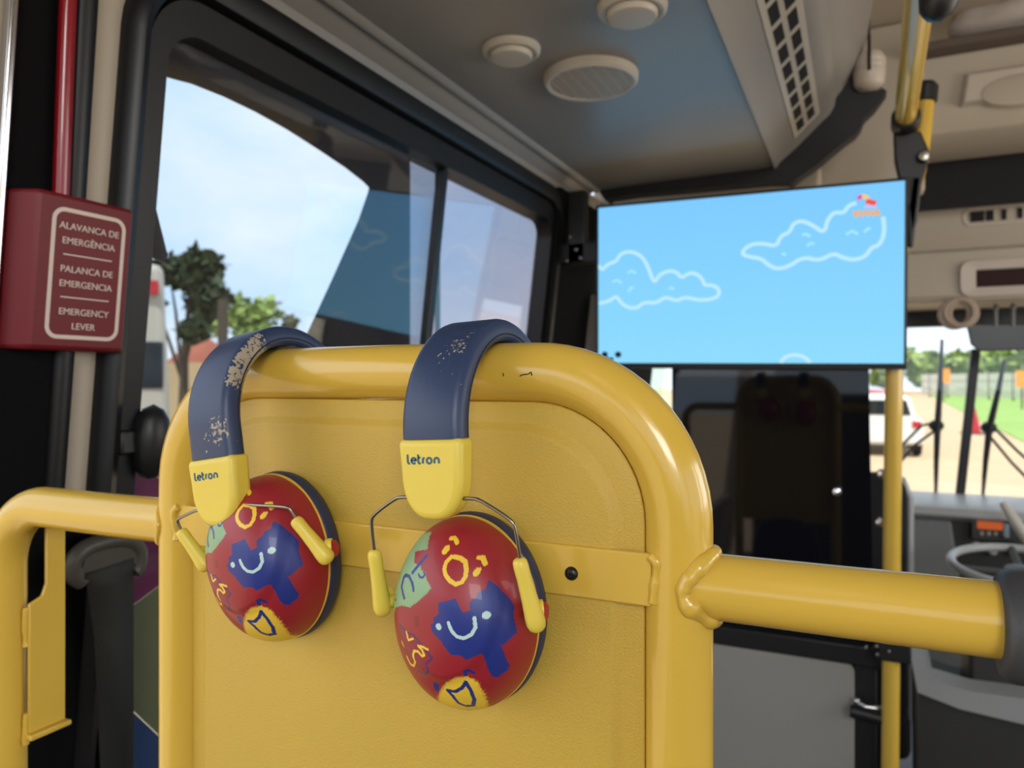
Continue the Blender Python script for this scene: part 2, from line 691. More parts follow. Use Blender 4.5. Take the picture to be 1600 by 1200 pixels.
outer = wring(0.551, 1.86, -0.90, 0.512, (0.09, 0.09, 0.11, 0.11))
mid = wring(0.577, 1.82, -0.85, 0.468, (0.06, 0.06, 0.07, 0.075))
inner = wring(WY0, WY1, WZ0, WZ1, (0.04, 0.04, 0.045, 0.045))
g = G()
n = len(outer)
loops = [[wp(u, v, 0.0) for u, v in outer], [wp(u, v, 0.020) for u, v in [(a[0] * 0.85 + b[0] * 0.15, a[1] * 0.85 + b[1] * 0.15) for a, b in zip(outer, mid)]],
         [wp(u, v, 0.026) for u, v in [(a[0] * 0.5 + b[0] * 0.5, a[1] * 0.5 + b[1] * 0.5) for a, b in zip(outer, mid)]],
         [wp(u, v, 0.020) for u, v in [(a[0] * 0.08 + b[0] * 0.92, a[1] * 0.08 + b[1] * 0.92) for a, b in zip(outer, mid)]], [wp(u, v, 0.004) for u, v in mid],
         [wp(u, v, 0.006) for u, v in mid], [wp(u, v, 0.012) for u, v in [(a[0] * 0.9 + b[0] * 0.1, a[1] * 0.9 + b[1] * 0.1) for a, b in zip(mid, inner)]],
         [wp(u, v, 0.012) for u, v in [(a[0] * 0.06 + b[0] * 0.94, a[1] * 0.06 + b[1] * 0.94) for a, b in zip(mid, inner)]],
         [wp(u, v, -0.03) for u, v in inner]]
vs, fs = [], []
for L in loops:
    vs += L
for k in range(len(loops) - 1):
    for i in range(n):
        j = (i + 1) % n
        fs.append((k * n + i, k * n + j, (k + 1) * n + j, (k + 1) * n + i))
g.add(vs, fs)
build('window_frame', g, RUBBERS, win, angle=50)

YD = 1.262
g = G()
g.wbox(WY0 - 0.004, YD, WZ0 - 0.004, WZ1 + 0.004, -0.012, -0.008)
build('glass_pane', g, G_SIDE, win, smooth=False)
g = G()
g.wbox(YD - 0.10, WY1 + 0.004, WZ0 - 0.004, WZ1 + 0.004, -0.022, -0.018)
build('sliding_pane', g, G_SLIDE, win, smooth=False)
g = G()
g.wbox(YD - 0.014, YD + 0.006, WZ0, WZ1, -0.016, 0.002)
build('window_divider', g, RUBBERS, win, bevel=0.002)

# livery film on the outside of the fixed pane
hole = [(259, 120), (300, 131), (350, 151), (400, 175), (450, 203), (500, 235), (540, 262), (567, 283), (577, 293), (575, 302), (560, 345), (540, 390), (520, 435), (490, 500), (462, 560), (430, 640), (400, 720)]
FO = -0.0135


def film(name, pts, m, off=FO):
    g = G()
    g.prism([W(x, y, off) for x, y in pts], (-0.001, 0, 0))
    return build(name, g, m, win, smooth=False)


toppts = [(x, y) for x, y in ((641, 236), (600, 211), (500, 152), (400, 93), (330, 50), (290, 22), (266, 14))]
film('livery_film', hole + [(641, 720), (641, 236)][:1] + toppts, VINYL)
film('livery_film', [(680, 262), (688, 266), (688, 700), (680, 700)], VINYL)
film('livery_film', [(240, 310), (262, 398), (258, 412), (233, 400)], VINYL)
film('livery_film', [(195, 735), (238, 742), (330, 790), (330, 860), (250, 914), (195, 955)], MAGENTA)
film('livery_film', [(195, 956), (250, 915), (340, 855), (340, 1230), (250, 1150), (195, 1098)], OLIVE)
film('livery_film', [(195, 1100), (250, 1152), (340, 1232), (340, 1420), (195, 1420)], BLUEF)
film('livery_film', [(240, 742), (300, 720), (330, 788)], OLIVE)

# ---- emergency lever box
EO = 0.034
Lbox = thing('emergency_lever_box', wp(0.505, 0.034), 'dark red emergency lever box with white trilingual lettering on the window pillar', 'lever box')
g = G()
out = [(0.438, 0.004), (0.453, EO - 0.004), (0.458, EO), (0.557, EO), (0.563, EO - 0.005), (0.565, 0.002)]
zb, zt = 0.032, 0.193
g.sweep([(0, 0, zb), (0, 0, zt)], [((1, 0, 0), (0, 1, 0))] * 2, [(0, 0)] * 3)
g = G()
vs = []
for z in (zb, zt):
    vs += [wp(y, z, o) for y, o in out]
k = len(out)
fs = [tuple(range(k)), tuple(range(k, 2 * k))[::-1]] + [(i, (i + 1) % k, k + (i + 1) % k, k + i) for i in range(k)]
g.add(vs, fs)
build('housing', g, BOXRED, Lbox, bevel=0.005, seg=3)
# printed frame and words
upw = Vector((WK, 0, 1)).normalized()
yv = Vector((0, 1, 0))
nv = yv.cross(upw)


def onbox(px, py):
    return W(px, py, EO)


c0, c1 = onbox(67, 520), onbox(197, 345)
cc = onbox(131, 430)
a0, a1, b0, b1 = 0.4695, 0.5515, 0.044, 0.179
ro = rrect(a0, a1, b0, b1, 0.013, 8)
ri = rrect(a0 + 0.0042, a1 - 0.0042, b0 + 0.0042, b1 - 0.0042, 0.009, 8)
g = G()
g.ring([wp(u, v, EO) for u, v in ro], [wp(u, v, EO) for u, v in ri], (0.0004, 0, 0))
yc = (a0 + a1) / 2
for zz in (0.131, 0.087):
    g.prism([wp(yc - 0.027, zz, EO), wp(yc + 0.027, zz, EO), wp(yc + 0.027, zz + 0.0013, EO), wp(yc - 0.027, zz + 0.0013, EO)], (0.0004, 0, 0))
build('printed_border', g, WHITEINK, Lbox, smooth=False)
for s, zz in (('ALAVANCA DE', 0.1605), ('EMERGÊNCIA', 0.1455), ('PALANCA DE', 0.1165), ('EMERGENCIA', 0.1015), ('EMERGENCY', 0.0725), ('LEVER', 0.0575)):
    text_on('lettering', s, WHITEINK, Lbox, wp(yc, zz, EO + 0.0003), (0, 1, 0), upw, 0.0098)
# red tube running up out of the box
g = G()
tb = [wp(0.4885, 0.18, 0.016), wp(0.4825, 0.34, 0.016), wp(0.4805, 0.400, 0.016), wp(0.4815, 0.428, 0.016), wp(0.490, 0.452, 0.017), wp(0.505, 0.468, 0.018), wp(0.53, 0.476, 0.018)]
g.tube(smooth_poly(tb, 2), 0.0082, 20)
build('conduit', g, TUBERED, Lbox)

# ---- black latch low on the window edge
lc = W(236, 690, 0.02)
lt = thing('window_latch', lc, 'black rounded latch on the rear edge of the side window', 'latch')
g = G()
prof = [(0.0005, -0.046), (0.010, -0.043), (0.017, -0.034), (0.0215, -0.015), (0.0225, 0.008), (0.019, 0.028), (0.012, 0.040), (0.0005, 0.046)]
g.lathe(prof, lc, (0.1, 0, 1), 28)
build('latch_body', g, BLACKP, lt)
g = G()
g.box(lc.x - 0.034, lc.x, lc.y - 0.040, lc.y - 0.012, lc.z - 0.014, lc.z + 0.016)
build('mount', g, BLACKP, lt, bevel=0.004)

# ---- window 2: driver's side window opening is bare glass
w2 = thing('window_2', (WX0, 2.95, -0.86), kind='structure')
g = G()
g.wbox(2.95, 3.32, -0.86, 0.47, -0.02, -0.016)
build('glass_pane', g, G_FRONT, w2, smooth=False)
g = G()
g.wbox(2.95, 2.98, -0.86, 0.47, -0.03, 0.01)
build('window_frame', g, RUBBERS, w2, smooth=False)

# =================================================================== YELLOW GUARD FRAME
YP = 0.42
R = 0.019
XL, XR = -0.494, -0.094
ZT = 0.005
ZR = -0.1155
RB = 0.088
gf = thing('guard_frame', (-0.294, YP, -1.40), 'yellow tubular guard frame with grained panel and welded side rails', 'guard frame')
ux, uz = (1, 0, 0), (0, 0, 1)
loop = [(XL, YP, -1.40), (XL, YP, -0.7), (XL, YP, ZT - RB)]
loop += arc((XL + RB, YP, ZT - RB), RB, PI, PI / 2, 16, ux, uz)
loop += [((XL + XR) / 2, YP, ZT + 0.001)]
loop += arc((XR - RB, YP, ZT - RB), RB, PI / 2, 0, 16, ux, uz)
loop += [(XR, YP, -0.7), (XR, YP, -1.40)]
g = G().tube(loop, R, 48)
build('tube_loop', g, YEL, gf)
# right rail
RR = 0.0183
g = G().tube([(XR + 0.004, YP, ZR), (XR + 0.08, YP, ZR), (0.066, YP, ZR)], RR, 48)
build('rail', g, YEL, gf)
# left rail bending down to the floor
XB = -0.735
rb = 0.062
g = G().tube([(XL - 0.004, YP, ZR + 0.001)] + [(XL - 0.08, YP, ZR)] + arc((XB + rb, YP, ZR - rb), rb, PI / 2, PI, 16, ux, uz) + [(XB, YP, -0.6), (XB, YP, -1.40)], RR, 48)
build('rail', g, YEL, gf)
# dark clamp at the right end
g = G()
g.tube([(0.0600, YP, ZR - 0.002), (0.0625, YP, ZR - 0.002), (0.066, YP, ZR - 0.002), (0.11, YP, ZR - 0.002), (0.135, YP, ZR - 0.002)], [0.0235, 0.0255, 0.0265, 0.0275, 0.0275], 40)
build('clamp', g, DARKGREY, gf, angle=60)
# panel with a raised field
yf = YP - 0.008
px0, px1 = XL + 0.0181, XR - 0.0181
pzt = ZT - 0.0181


def pan(ins, y):
    return [Vector((u, y, v)) for u, v in rrect(px0 + ins, px1 - ins, -0.62 + ins, pzt - ins, (0.01, 0.01, RB - 0.0181 - ins * 0.5, RB - 0.0181 - ins * 0.5), 12)]


rings = [pan(0, yf + 0.004), pan(0.0, yf + 0.0008), pan(0.0008, yf), pan(0.0120, yf), pan(0.0130, yf - 0.0002), pan(0.0142, yf - 0.0010), pan(0.0172, yf - 0.0034), pan(0.0185, yf - 0.0041), pan(0.0197, yf - 0.0043)]
g = G()
n = len(rings[0])
vs = [p for r_ in rings for p in r_]
fs = []
for k in range(len(rings) - 1):
    for i in range(n):
        j = (i + 1) % n
        fs.append((k * n + i, k * n + j, (k + 1) * n + j, (k + 1) * n + i))
fs.append(tuple(range((len(rings) - 1) * n, len(rings) * n)))
fs.append(tuple(range(n))[::-1])
g.add(vs, fs)
build('panel', g, PANEL, gf, angle=50)
# flat cross strip
g = G()
sz0, sz1 = -0.1275, -0.0975
g.prism([(XL + 0.011, yf - 0.003, sz0), (XR - 0.012, yf - 0.003, sz0), (XR - 0.012, yf - 0.003, sz1), (XL + 0.011, yf - 0.003, sz1)], (0, -0.0045, 0))
build('cross_strip', g, YEL, gf, bevel=0.0012)
yst = yf - 0.0075
# weld beads


def weld(pts, r, closed=False):
    path = smooth_poly(pts, 2, closed)
    rs = [r * (1 + 0.45 * noise.noise(p * 120) + 0.10 * noise.noise(p * 300)) for p in path]
    g = G().tube(path, rs, 14, closed)
    return build('weld_bead', g, YEL, gf, angle=80)


def saddle(xc, sgn, r):
    out = []
    for i in range(28):
        a = 2 * PI * i / 28
        y = r * math.cos(a)
        z = r * math.sin(a)
        x = math.sqrt(max(0, (R + 0.0005) ** 2 - y * y * 0.97))
        out.append((xc + sgn * x, YP + y, ZR + z))
    return out


weld(saddle(XR, 1, RR + 0.0005), 0.0048, True)
weld(saddle(XL, -1, RR), 0.0022, True)
weld([(XR - 0.0125, yst - 0.0005, sz1 - 0.001), (XR - 0.008, yst - 0.001, sz1 - 0.004), (XR - 0.009, yst, sz1 - 0.010), (XR - 0.010, yst, sz1 - 0.018), (XR - 0.011, yst, sz0 + 0.003)], 0.0030)
weld([(XL + 0.012, yst, sz1 - 0.001), (XL + 0.007, yst - 0.001, sz1 - 0.005), (XL + 0.008, yst, sz1 - 0.016), (XL + 0.010, yst, sz0 + 0.003)], 0.0030)
# screw
sp = P(893, 896, yst)
g = G()
g.lathe([(0.0001, 0.0026), (0.0018, 0.0026), (0.0032, 0.0020), (0.0040, 0.0008), (0.0041, 0.0)], (sp.x, yst, sp.z), (0, -1, 0), 28)
scr = build('screw', g, BLACKM, gf, angle=60)
g = G()
for a in (0.3, 0.3 + PI / 2):
    u = Vector((math.cos(a), 0, math.sin(a)))
    w_ = Vector((-math.sin(a), 0, math.cos(a)))
    c = Vector((sp.x, yst - 0.0026, sp.z))
    g.prism([c - u * 0.002 - w_ * 0.0004, c + u * 0.002 - w_ * 0.0004, c + u * 0.002 + w_ * 0.0004, c - u * 0.002 + w_ * 0.0004], (0, -0.0001, 0))
build('cross_slot', g, DARKHOLE, scr, smooth=False)
# small scuffs in the paint of the top tube
def on_tube(px, py):
    q = P(px, py, YP)
    for _ in range(4):
        q = P(px, py, YP - math.sqrt(max(1e-8, R * R - (q.z - ZT) ** 2)))
    return q


for pts in ([(812, 588), (817, 585), (826, 585), (830, 580), (831, 587)], [(786, 583), (787, 588)]):
    q = smooth_poly([on_tube(x, y) for x, y in pts], 1)
    g = G().ribbon(q, 0.0006, (0.05, -1, 0.1), 0.00025)
    build('scuff', g, DARKHOLE, gf, smooth=False)
# mounting plate on the left leg
xp = XB + 0.0205
pl = [(0.428, -0.335), (0.463, -0.335), (0.463, -0.122), (0.444, -0.122), (0.444, -0.196), (0.440, -0.207), (0.428, -0.212)]
g = G()
g.prism([(xp, y, z) for y, z in pl], (0.004, 0, 0))
g.box(xp, xp + 0.010, 0.426, 0.4655, -0.340, -0.335)
build('mounting_plate', g, YEL, gf, bevel=0.0012)
for zz0, zz1 in ((-0.252, -0.215), (-0.345, -0.315)):
    weld([(xp - 0.001, 0.4275, zz0), (xp - 0.001, 0.427, (zz0 + zz1) / 2), (xp, 0.4275, zz1)], 0.0028)

# navy pad on the far side of the panel
g = G()
g.prism([(u, YP + 0.012, v) for u, v in rrect(XL + 0.06, XR - 0.06, -1.0, -0.60, (0.03, 0.03, 0.12, 0.12), 12)], (0, 0.05, 0))
build('seat_pad', g, NAVYC, gf, bevel=0.012, seg=3)

# ---- seat belt behind the left rail
sb = thing('seat_belt', W(165, 900, 0.03), 'dark grey seat belt hanging from its guide loop below the left rail', 'seat belt')
so = 0.045


def S(px, py, off=so):
    return W(px, py, off)


g = G()
g.tube(smooth_poly([S(128, 908), S(114, 900), S(111, 880), S(128, 858), S(160, 846), S(200, 842), S(218, 858), S(216, 885), S(208, 893)], 2), 0.0095, 16)
g.prism([S(116, 890, so - 0.006), S(128, 855, so - 0.006), S(165, 838, so - 0.006), S(210, 838, so - 0.006), S(222, 858, so - 0.006), S(216, 874, so - 0.006), S(135, 902, so - 0.006)], (0.012, 0, 0))
build('belt_guide', g, GUIDEM, sb, bevel=0.004)
g = G()
a = [S(134, 903), S(208, 876)]
b = [S(138, 925), S(209, 905)]
c = [S(148, 1000, so - 0.008), S(209, 985, so - 0.008)]
d = [S(158, 1210, so - 0.012), S(209, 1210, so - 0.012)]
rows = [[S(136, 896, so - 0.012), S(206, 872, so - 0.012)], [S(134, 892, so + 0.004), S(208, 868, so + 0.004)], [S(134, 903, so + 0.011), S(209, 880, so + 0.011)], b, c, d]
vs = [p for r_ in rows for p in r_]
fs = [(2 * i, 2 * i + 1, 2 * i + 3, 2 * i + 2) for i in range(len(rows) - 1)]
g.add(vs, fs)
wob = build('webbing', g, BELTM, sb)
sm = wob.modifiers.new('thick', 'SOLIDIFY')
sm.thickness = 0.0016

# =================================================================== EAR MUFFS
CA, CB = 0.0452, 0.0568        # cup half width and half height
CD = 0.041                     # shell depth
CY = -0.033                    # rim plane
CZ = -0.141                    # cup centre height, all relative to the bar's centre


def dome(u, v):
    s = np.sqrt(u * u + v * v)
    y = CY - CD * np.power(np.clip(1 - np.power(s, 2.35), 0, 1), 1 / 2.05)
    e = ((u - 0.05) / 0.78) ** 2 + ((v - 0.30) / 0.86) ** 2
    k = np.clip((1.0 - e) / 0.30, 0, 1)
    y = y - 0.0022 * k * k * (3 - 2 * k)
    return y


MUFF_R = dict(x=-0.221, roll=math.radians(-3.0), cup=0.0005, cz=-0.0025)


def to_cup(px, py, mf=MUFF_R):
    """where the camera ray through a point of the printed pattern meets the cup, as cup coordinates (x, z)"""
    d = ray(px, py)
    ph = mf['roll']
    o = Vector((mf['x'], YP, ZT))

    def loc(t):
        p = d * t - o
        x = p.x * math.cos(ph) - p.z * math.sin(ph)
        z = p.x * math.sin(ph) + p.z * math.cos(ph)
        return x - mf['cup'], p.y, z - CZ - mf['cz']
    t = 0.30
    last = None
    while t < 0.6:
        x, y, z = loc(t)
        u, v = x / CA, z / CB
        if u * u + v * v < 1:
            if y > float(dome(np.array(u), np.array(v))):
                return (x, z)
        if y > CY:
            return (x, z)
        t += 0.0002
    return (x, z)


def k1(pts):
    return [to_cup(600 + x / 6.154, 790 + y / 6.154) for x, y in pts]


def k2(pts):
    return [to_cup(600 + x / 6.154, 940 + y / 6.154) for x, y in pts]


def in_poly(X, Z, poly):
    ins = np.zeros(X.shape, bool)
    n = len(poly)
    j = n - 1
    for i in range(n):
        xi, zi = poly[i]
        xj, zj = poly[j]
        c = ((zi > Z) != (zj > Z)) & (X < (xj - xi) * (Z - zi) / (zj - zi + 1e-12) + xi)
        ins ^= c
        j = i
    return ins


def near_line(X, Z, pts, w, closed=False):
    ok = np.zeros(X.shape, bool)
    P_ = list(pts) + ([pts[0]] if closed else [])
    for (x0, z0), (x1, z1) in zip(P_[:-1], P_[1:]):
        dx, dz = x1 - x0, z1 - z0
        L = dx * dx + dz * dz + 1e-14
        t = np.clip(((X - x0) * dx + (Z - z0) * dz) / L, 0, 1)
        ok |= (X - x0 - t * dx) ** 2 + (Z - z0 - t * dz) ** 2 < (w / 2) ** 2
    return ok


def cup_mesh():
    NS, NR = 660, 230
    ang = np.linspace(0, 2 * PI, NS, endpoint=False)
    rad = np.linspace(0, 1, NR + 1)[1:]
    rad = 1 - (1 - rad) ** 1.35
    U = np.outer(rad, np.cos(ang)).ravel()
    V = np.outer(rad, np.sin(ang)).ravel()
    Yd = dome(U, V)
    X, Z = U * CA, V * CB
    vs = np.stack([X, Yd, Z + CZ], 1)
    top = np.array([[0, float(dome(np.array(0.0), np.array(0.0))), CZ]])
    vs = np.concatenate([top, vs])
    fs = [(0, 1 + (i + 1) % NS, 1 + i) for i in range(NS)]
    for r_ in range(NR - 1):
        b0 = 1 + r_ * NS
        for i in range(NS):
            j = (i + 1) % NS
            fs.append((b0 + i, b0 + j, b0 + NS + j, b0 + NS + i))
    me = bpy.data.meshes.new('shell')
    me.from_pydata(vs.tolist(), [], fs)
    X = np.concatenate([[0], X])
    Z = np.concatenate([[0], Z])
    rng = np.random.default_rng(3)
    # slightly rough hand-drawn edges
    jx = 0.00010 * np.sin(X * 5200 + Z * 3100) + 0.00008 * np.sin(Z * 7600 - X * 2300)
    jz = 0.00010 * np.sin(Z * 5900 - X * 2700) + 0.00008 * np.sin(X * 8100 + Z * 1500)
    XJ, ZJ = X + jx, Z + jz
    fx = X + rng.normal(0, 0.00055, X.shape)
    fz = Z + rng.normal(0, 0.00055, X.shape)
    red, green, blue, yel, pale, plum, ink = [np.array(lin(c)) for c in ('#98202A', '#86A87A', '#20307E', '#EBC33C', '#B9D6D2', '#8A1830', '#2A2A66')]
    Cc = np.tile(red, (len(X), 1))
    gp = k1([(430, 205), (405, 260), (460, 250), (430, 330), (420, 420), (300, 440), (290, 550), (350, 580), (360, 620), (400, 640), (405, 700), (455, 790), (410, 850), (330, 920), (250, 980), (205, 965), (170, 960), (110, 975)])
    gp += [(-0.046, -0.012), (-0.050, 0.02), (-0.040, 0.046), (-0.02, 0.056)]
    Cc[in_poly(fx * 0.5 + X * 0.5, fz * 0.5 + Z * 0.5, gp)] = green
    mm = 0.42 / 1142 / 6.154
    for pts, w in (([(195, 890), (170, 780), (190, 690), (210, 668), (245, 680), (275, 750), (285, 815)], 30), ([(275, 645), (410, 485)], 32), ([(335, 660), (345, 690), (375, 690), (395, 665), (385, 640)], 20),
                   ([(85, 815), (120, 770)], 28), ([(100, 840), (90, 880), (115, 905)], 20)):
        Cc[near_line(XJ, ZJ, k1(pts), w * mm)] = blue
    # singing face in yellow
    Cc[near_line(XJ, ZJ, k1([(650, 492), (600, 540), (582, 600), (590, 660), (630, 720), (690, 755), (750, 735), (785, 680), (795, 610), (780, 540), (740, 505), (680, 492)]), 38 * mm)] = yel
    for pl_ in ([(630, 375), (590, 388), (560, 430), (556, 460), (575, 474), (600, 460), (635, 420)], [(935, 590), (890, 598), (855, 640), (858, 675), (880, 684), (905, 672), (938, 625)]):
        Cc[in_poly(XJ, ZJ, k1(pl_))] = yel
    for pts in ([(645, 312), (682, 312), (705, 358)], [(910, 498), (950, 497), (975, 562)]):
        Cc[near_line(XJ, ZJ, k1(pts), 34 * mm)] = yel
    # plum flower at the left
    pp = k2([(150, 210), (260, 310), (320, 370), (400, 480), (460, 545), (405, 600), (430, 670), (390, 705), (330, 670), (280, 640), (200, 500), (160, 380)])
    Cc[in_poly(XJ, ZJ, pp)] = plum
    Cc[near_line(XJ, ZJ, k2([(150, 210), (210, 290), (290, 320), (340, 390), (430, 500), (465, 545), (405, 600), (430, 670), (395, 705), (330, 665)]), 16 * mm)] = ink
    for pts, w in (([(215, 290), (235, 370), (280, 355)], 20), ([(220, 530), (255, 600), (285, 618), (300, 580), (280, 520), (290, 472), (330, 480), (365, 525), (388, 512), (370, 470), (330, 425), (370, 435), (420, 460)], 24), ([(175, 390), (190, 425)], 34)):
        Cc[near_line(XJ, ZJ, k2(pts), w * mm)] = yel
    # blue jagged patch with a smile
    bp_ = k2([(520, 12), (640, -18), (690, -33), (720, 37), (760, 107), (830, 80), (820, 7), (895, -53), (910, -93), (980, -123), (1000, -193), (1020, -208), (1100, -153), (1140, -103), (1210, -33), (1255, 37), (1250, 150),
              (1265, 210), (1285, 290), (1150, 420), (1120, 410), (1150, 470), (1210, 610), (1190, 660), (1090, 730), (1040, 720), (1000, 650), (950, 510), (930, 500), (790, 560), (740, 520), (640, 510), (570, 420), (550, 380),
              (460, 290), (450, 215), (475, 210), (475, 150), (525, 120)])
    Cc[in_poly(XJ, ZJ, bp_)] = blue
    Cc[near_line(XJ, ZJ, k2([(620, 205), (650, 280), (700, 335), (770, 353), (840, 320), (880, 250), (870, 155)]), 32 * mm)] = pale
    for (x, y), r_ in (((526, 241), 29), ((985, 131), 33)):
        Cc[near_line(XJ, ZJ, k2([(x, y - 2), (x, y + 2)]), 2 * r_ * mm)] = pale
    # fuzzy yellow patch with a horned outline at the bottom
    yp_ = k2([(520, 950), (540, 870), (600, 780), (690, 730), (800, 720), (900, 770), (960, 870), (1000, 960), (1010, 1010)])
    yp_ += [(yp_[-1][0] - 0.002, -0.060), (yp_[0][0] + 0.004, -0.060)]
    Cc[near_line(XJ, ZJ, k2([(785, 705), (780, 672), (815, 658), (862, 684)]), 32 * mm)] = blue
    Cc[near_line(XJ, ZJ, k2([(500, 800), (505, 835)]), 62 * mm)] = blue
    Cc[in_poly(fx, fz, yp_)] = yel
    Cc[near_line(XJ, ZJ, k2([(612, 852), (690, 866), (755, 825), (790, 772), (840, 860), (870, 940), (860, 998), (790, 1004), (720, 975), (660, 905)]), 34 * mm, True)] = blue
    # dark smudges of wear
    sm_ = near_line(X, Z, k2([(315, 165), (315, 215)]), 60 * mm)
    Cc[sm_] *= 0.75
    al = np.concatenate([Cc, np.ones((len(X), 1))], 1)
    at = me.color_attributes.new('Col', 'FLOAT_COLOR', 'POINT')
    at.data.foreach_set('color', al.astype(np.float32).ravel())
    me.polygons.foreach_set('use_smooth', [True] * len(me.polygons))
    me.update()
    return me


CUPM = attr_mat('printed_cup', 'Col', rough=0.42, coat=0.15)
SHELL = cup_mesh()
SHELL.materials.append(CUPM)

# navy leatherette of the head band with worn spots
bandm = mat('navy_leatherette', '#2A3A5A', rough=0.42, bump=0.06, bscale=700)
t = bandm.node_tree
b = t.nodes['Principled BSDF']
wa = t.nodes.new('ShaderNodeAttribute')
wa.attribute_name = 'wear'
wn = t.nodes.new('ShaderNodeTexNoise')
wn.inputs['Scale'].default_value = 420
wn.inputs['Detail'].default_value = 2
wn2 = t.nodes.new('ShaderNodeTexNoise')
wn2.inputs['Scale'].default_value = 70
tcn = t.nodes.new('ShaderNodeTexCoord')
ad = t.nodes.new('ShaderNodeMath')
ad.operation = 'MULTIPLY_ADD'
ad.inputs[1].default_value = 0.5
ad2 = t.nodes.new('ShaderNodeMath')
ad2.operation = 'ADD'
rm = t.nodes.new('ShaderNodeMapRange')
rm.inputs[1].default_value = 1.02
rm.inputs[2].default_value = 1.10
mx = t.nodes.new('ShaderNodeMix')
mx.data_type = 'RGBA'
mx.inputs[6].default_value = rgba('#2A3A5A')
mx.inputs[7].default_value = rgba('#A79A84')
t.links.new(tcn.outputs['Object'], wn.inputs['Vector'])
t.links.new(tcn.outputs['Object'], wn2.inputs['Vector'])
t.links.new(wn2.outputs['Fac'], ad.inputs[0])
t.links.new(wn.outputs['Fac'], ad.inputs[2])
t.links.new(ad.outputs[0], ad2.inputs[0])
t.links.new(wa.outputs['Fac'], ad2.inputs[1])
t.links.new(ad2.outputs[0], rm.inputs[0])
t.links.new(rm.outputs[0], mx.inputs[0])
t.links.new(mx.outputs[2], b.inputs['Base Color'])
SEAM = mat('dark_seam', '#171D2E', rough=0.7)
BANDIN = mat('band_lining', '#3A4150', rough=0.5, bump=0.1, bscale=600)


def letron_strokes():
    """the six letters as round-ended strokes in a box 6.1 wide, 1.45 high"""
    out = []

    def ar(cx, cy, r, a0, a1, n=14):
        return [(cx + r * math.cos(math.radians(a0 + (a1 - a0) * i / n)), cy + r * math.sin(math.radians(a0 + (a1 - a0) * i / n))) for i in range(n + 1)]
    out.append([(0.12, 1.45), (0.12, 0.35)] + ar(0.42, 0.35, 0.30, 180, 270, 6) + [(0.5, 0.05)])
    out.append([(0.78, 0.52)] + [(1.62, 0.52)] + ar(1.22, 0.48, 0.43, 5, 310))
    out.append([(2.05, 1.45), (2.05, 0.32)] + ar(2.32, 0.32, 0.27, 180, 270, 6) + [(2.45, 0.05)])
    out.append([(2.05, 0.95), (2.45, 0.95)])
    out.append([(2.88, 0.05), (2.88, 0.55)] + ar(3.25, 0.55, 0.37, 180, 100, 6))
    out.append(ar(4.02, 0.48, 0.43, 0, 360, 24))
    out.append([(4.95, 0.05), (4.95, 0.5)] + ar(5.35, 0.5, 0.40, 180, 0, 12) + [(5.75, 0.05)])
    return out


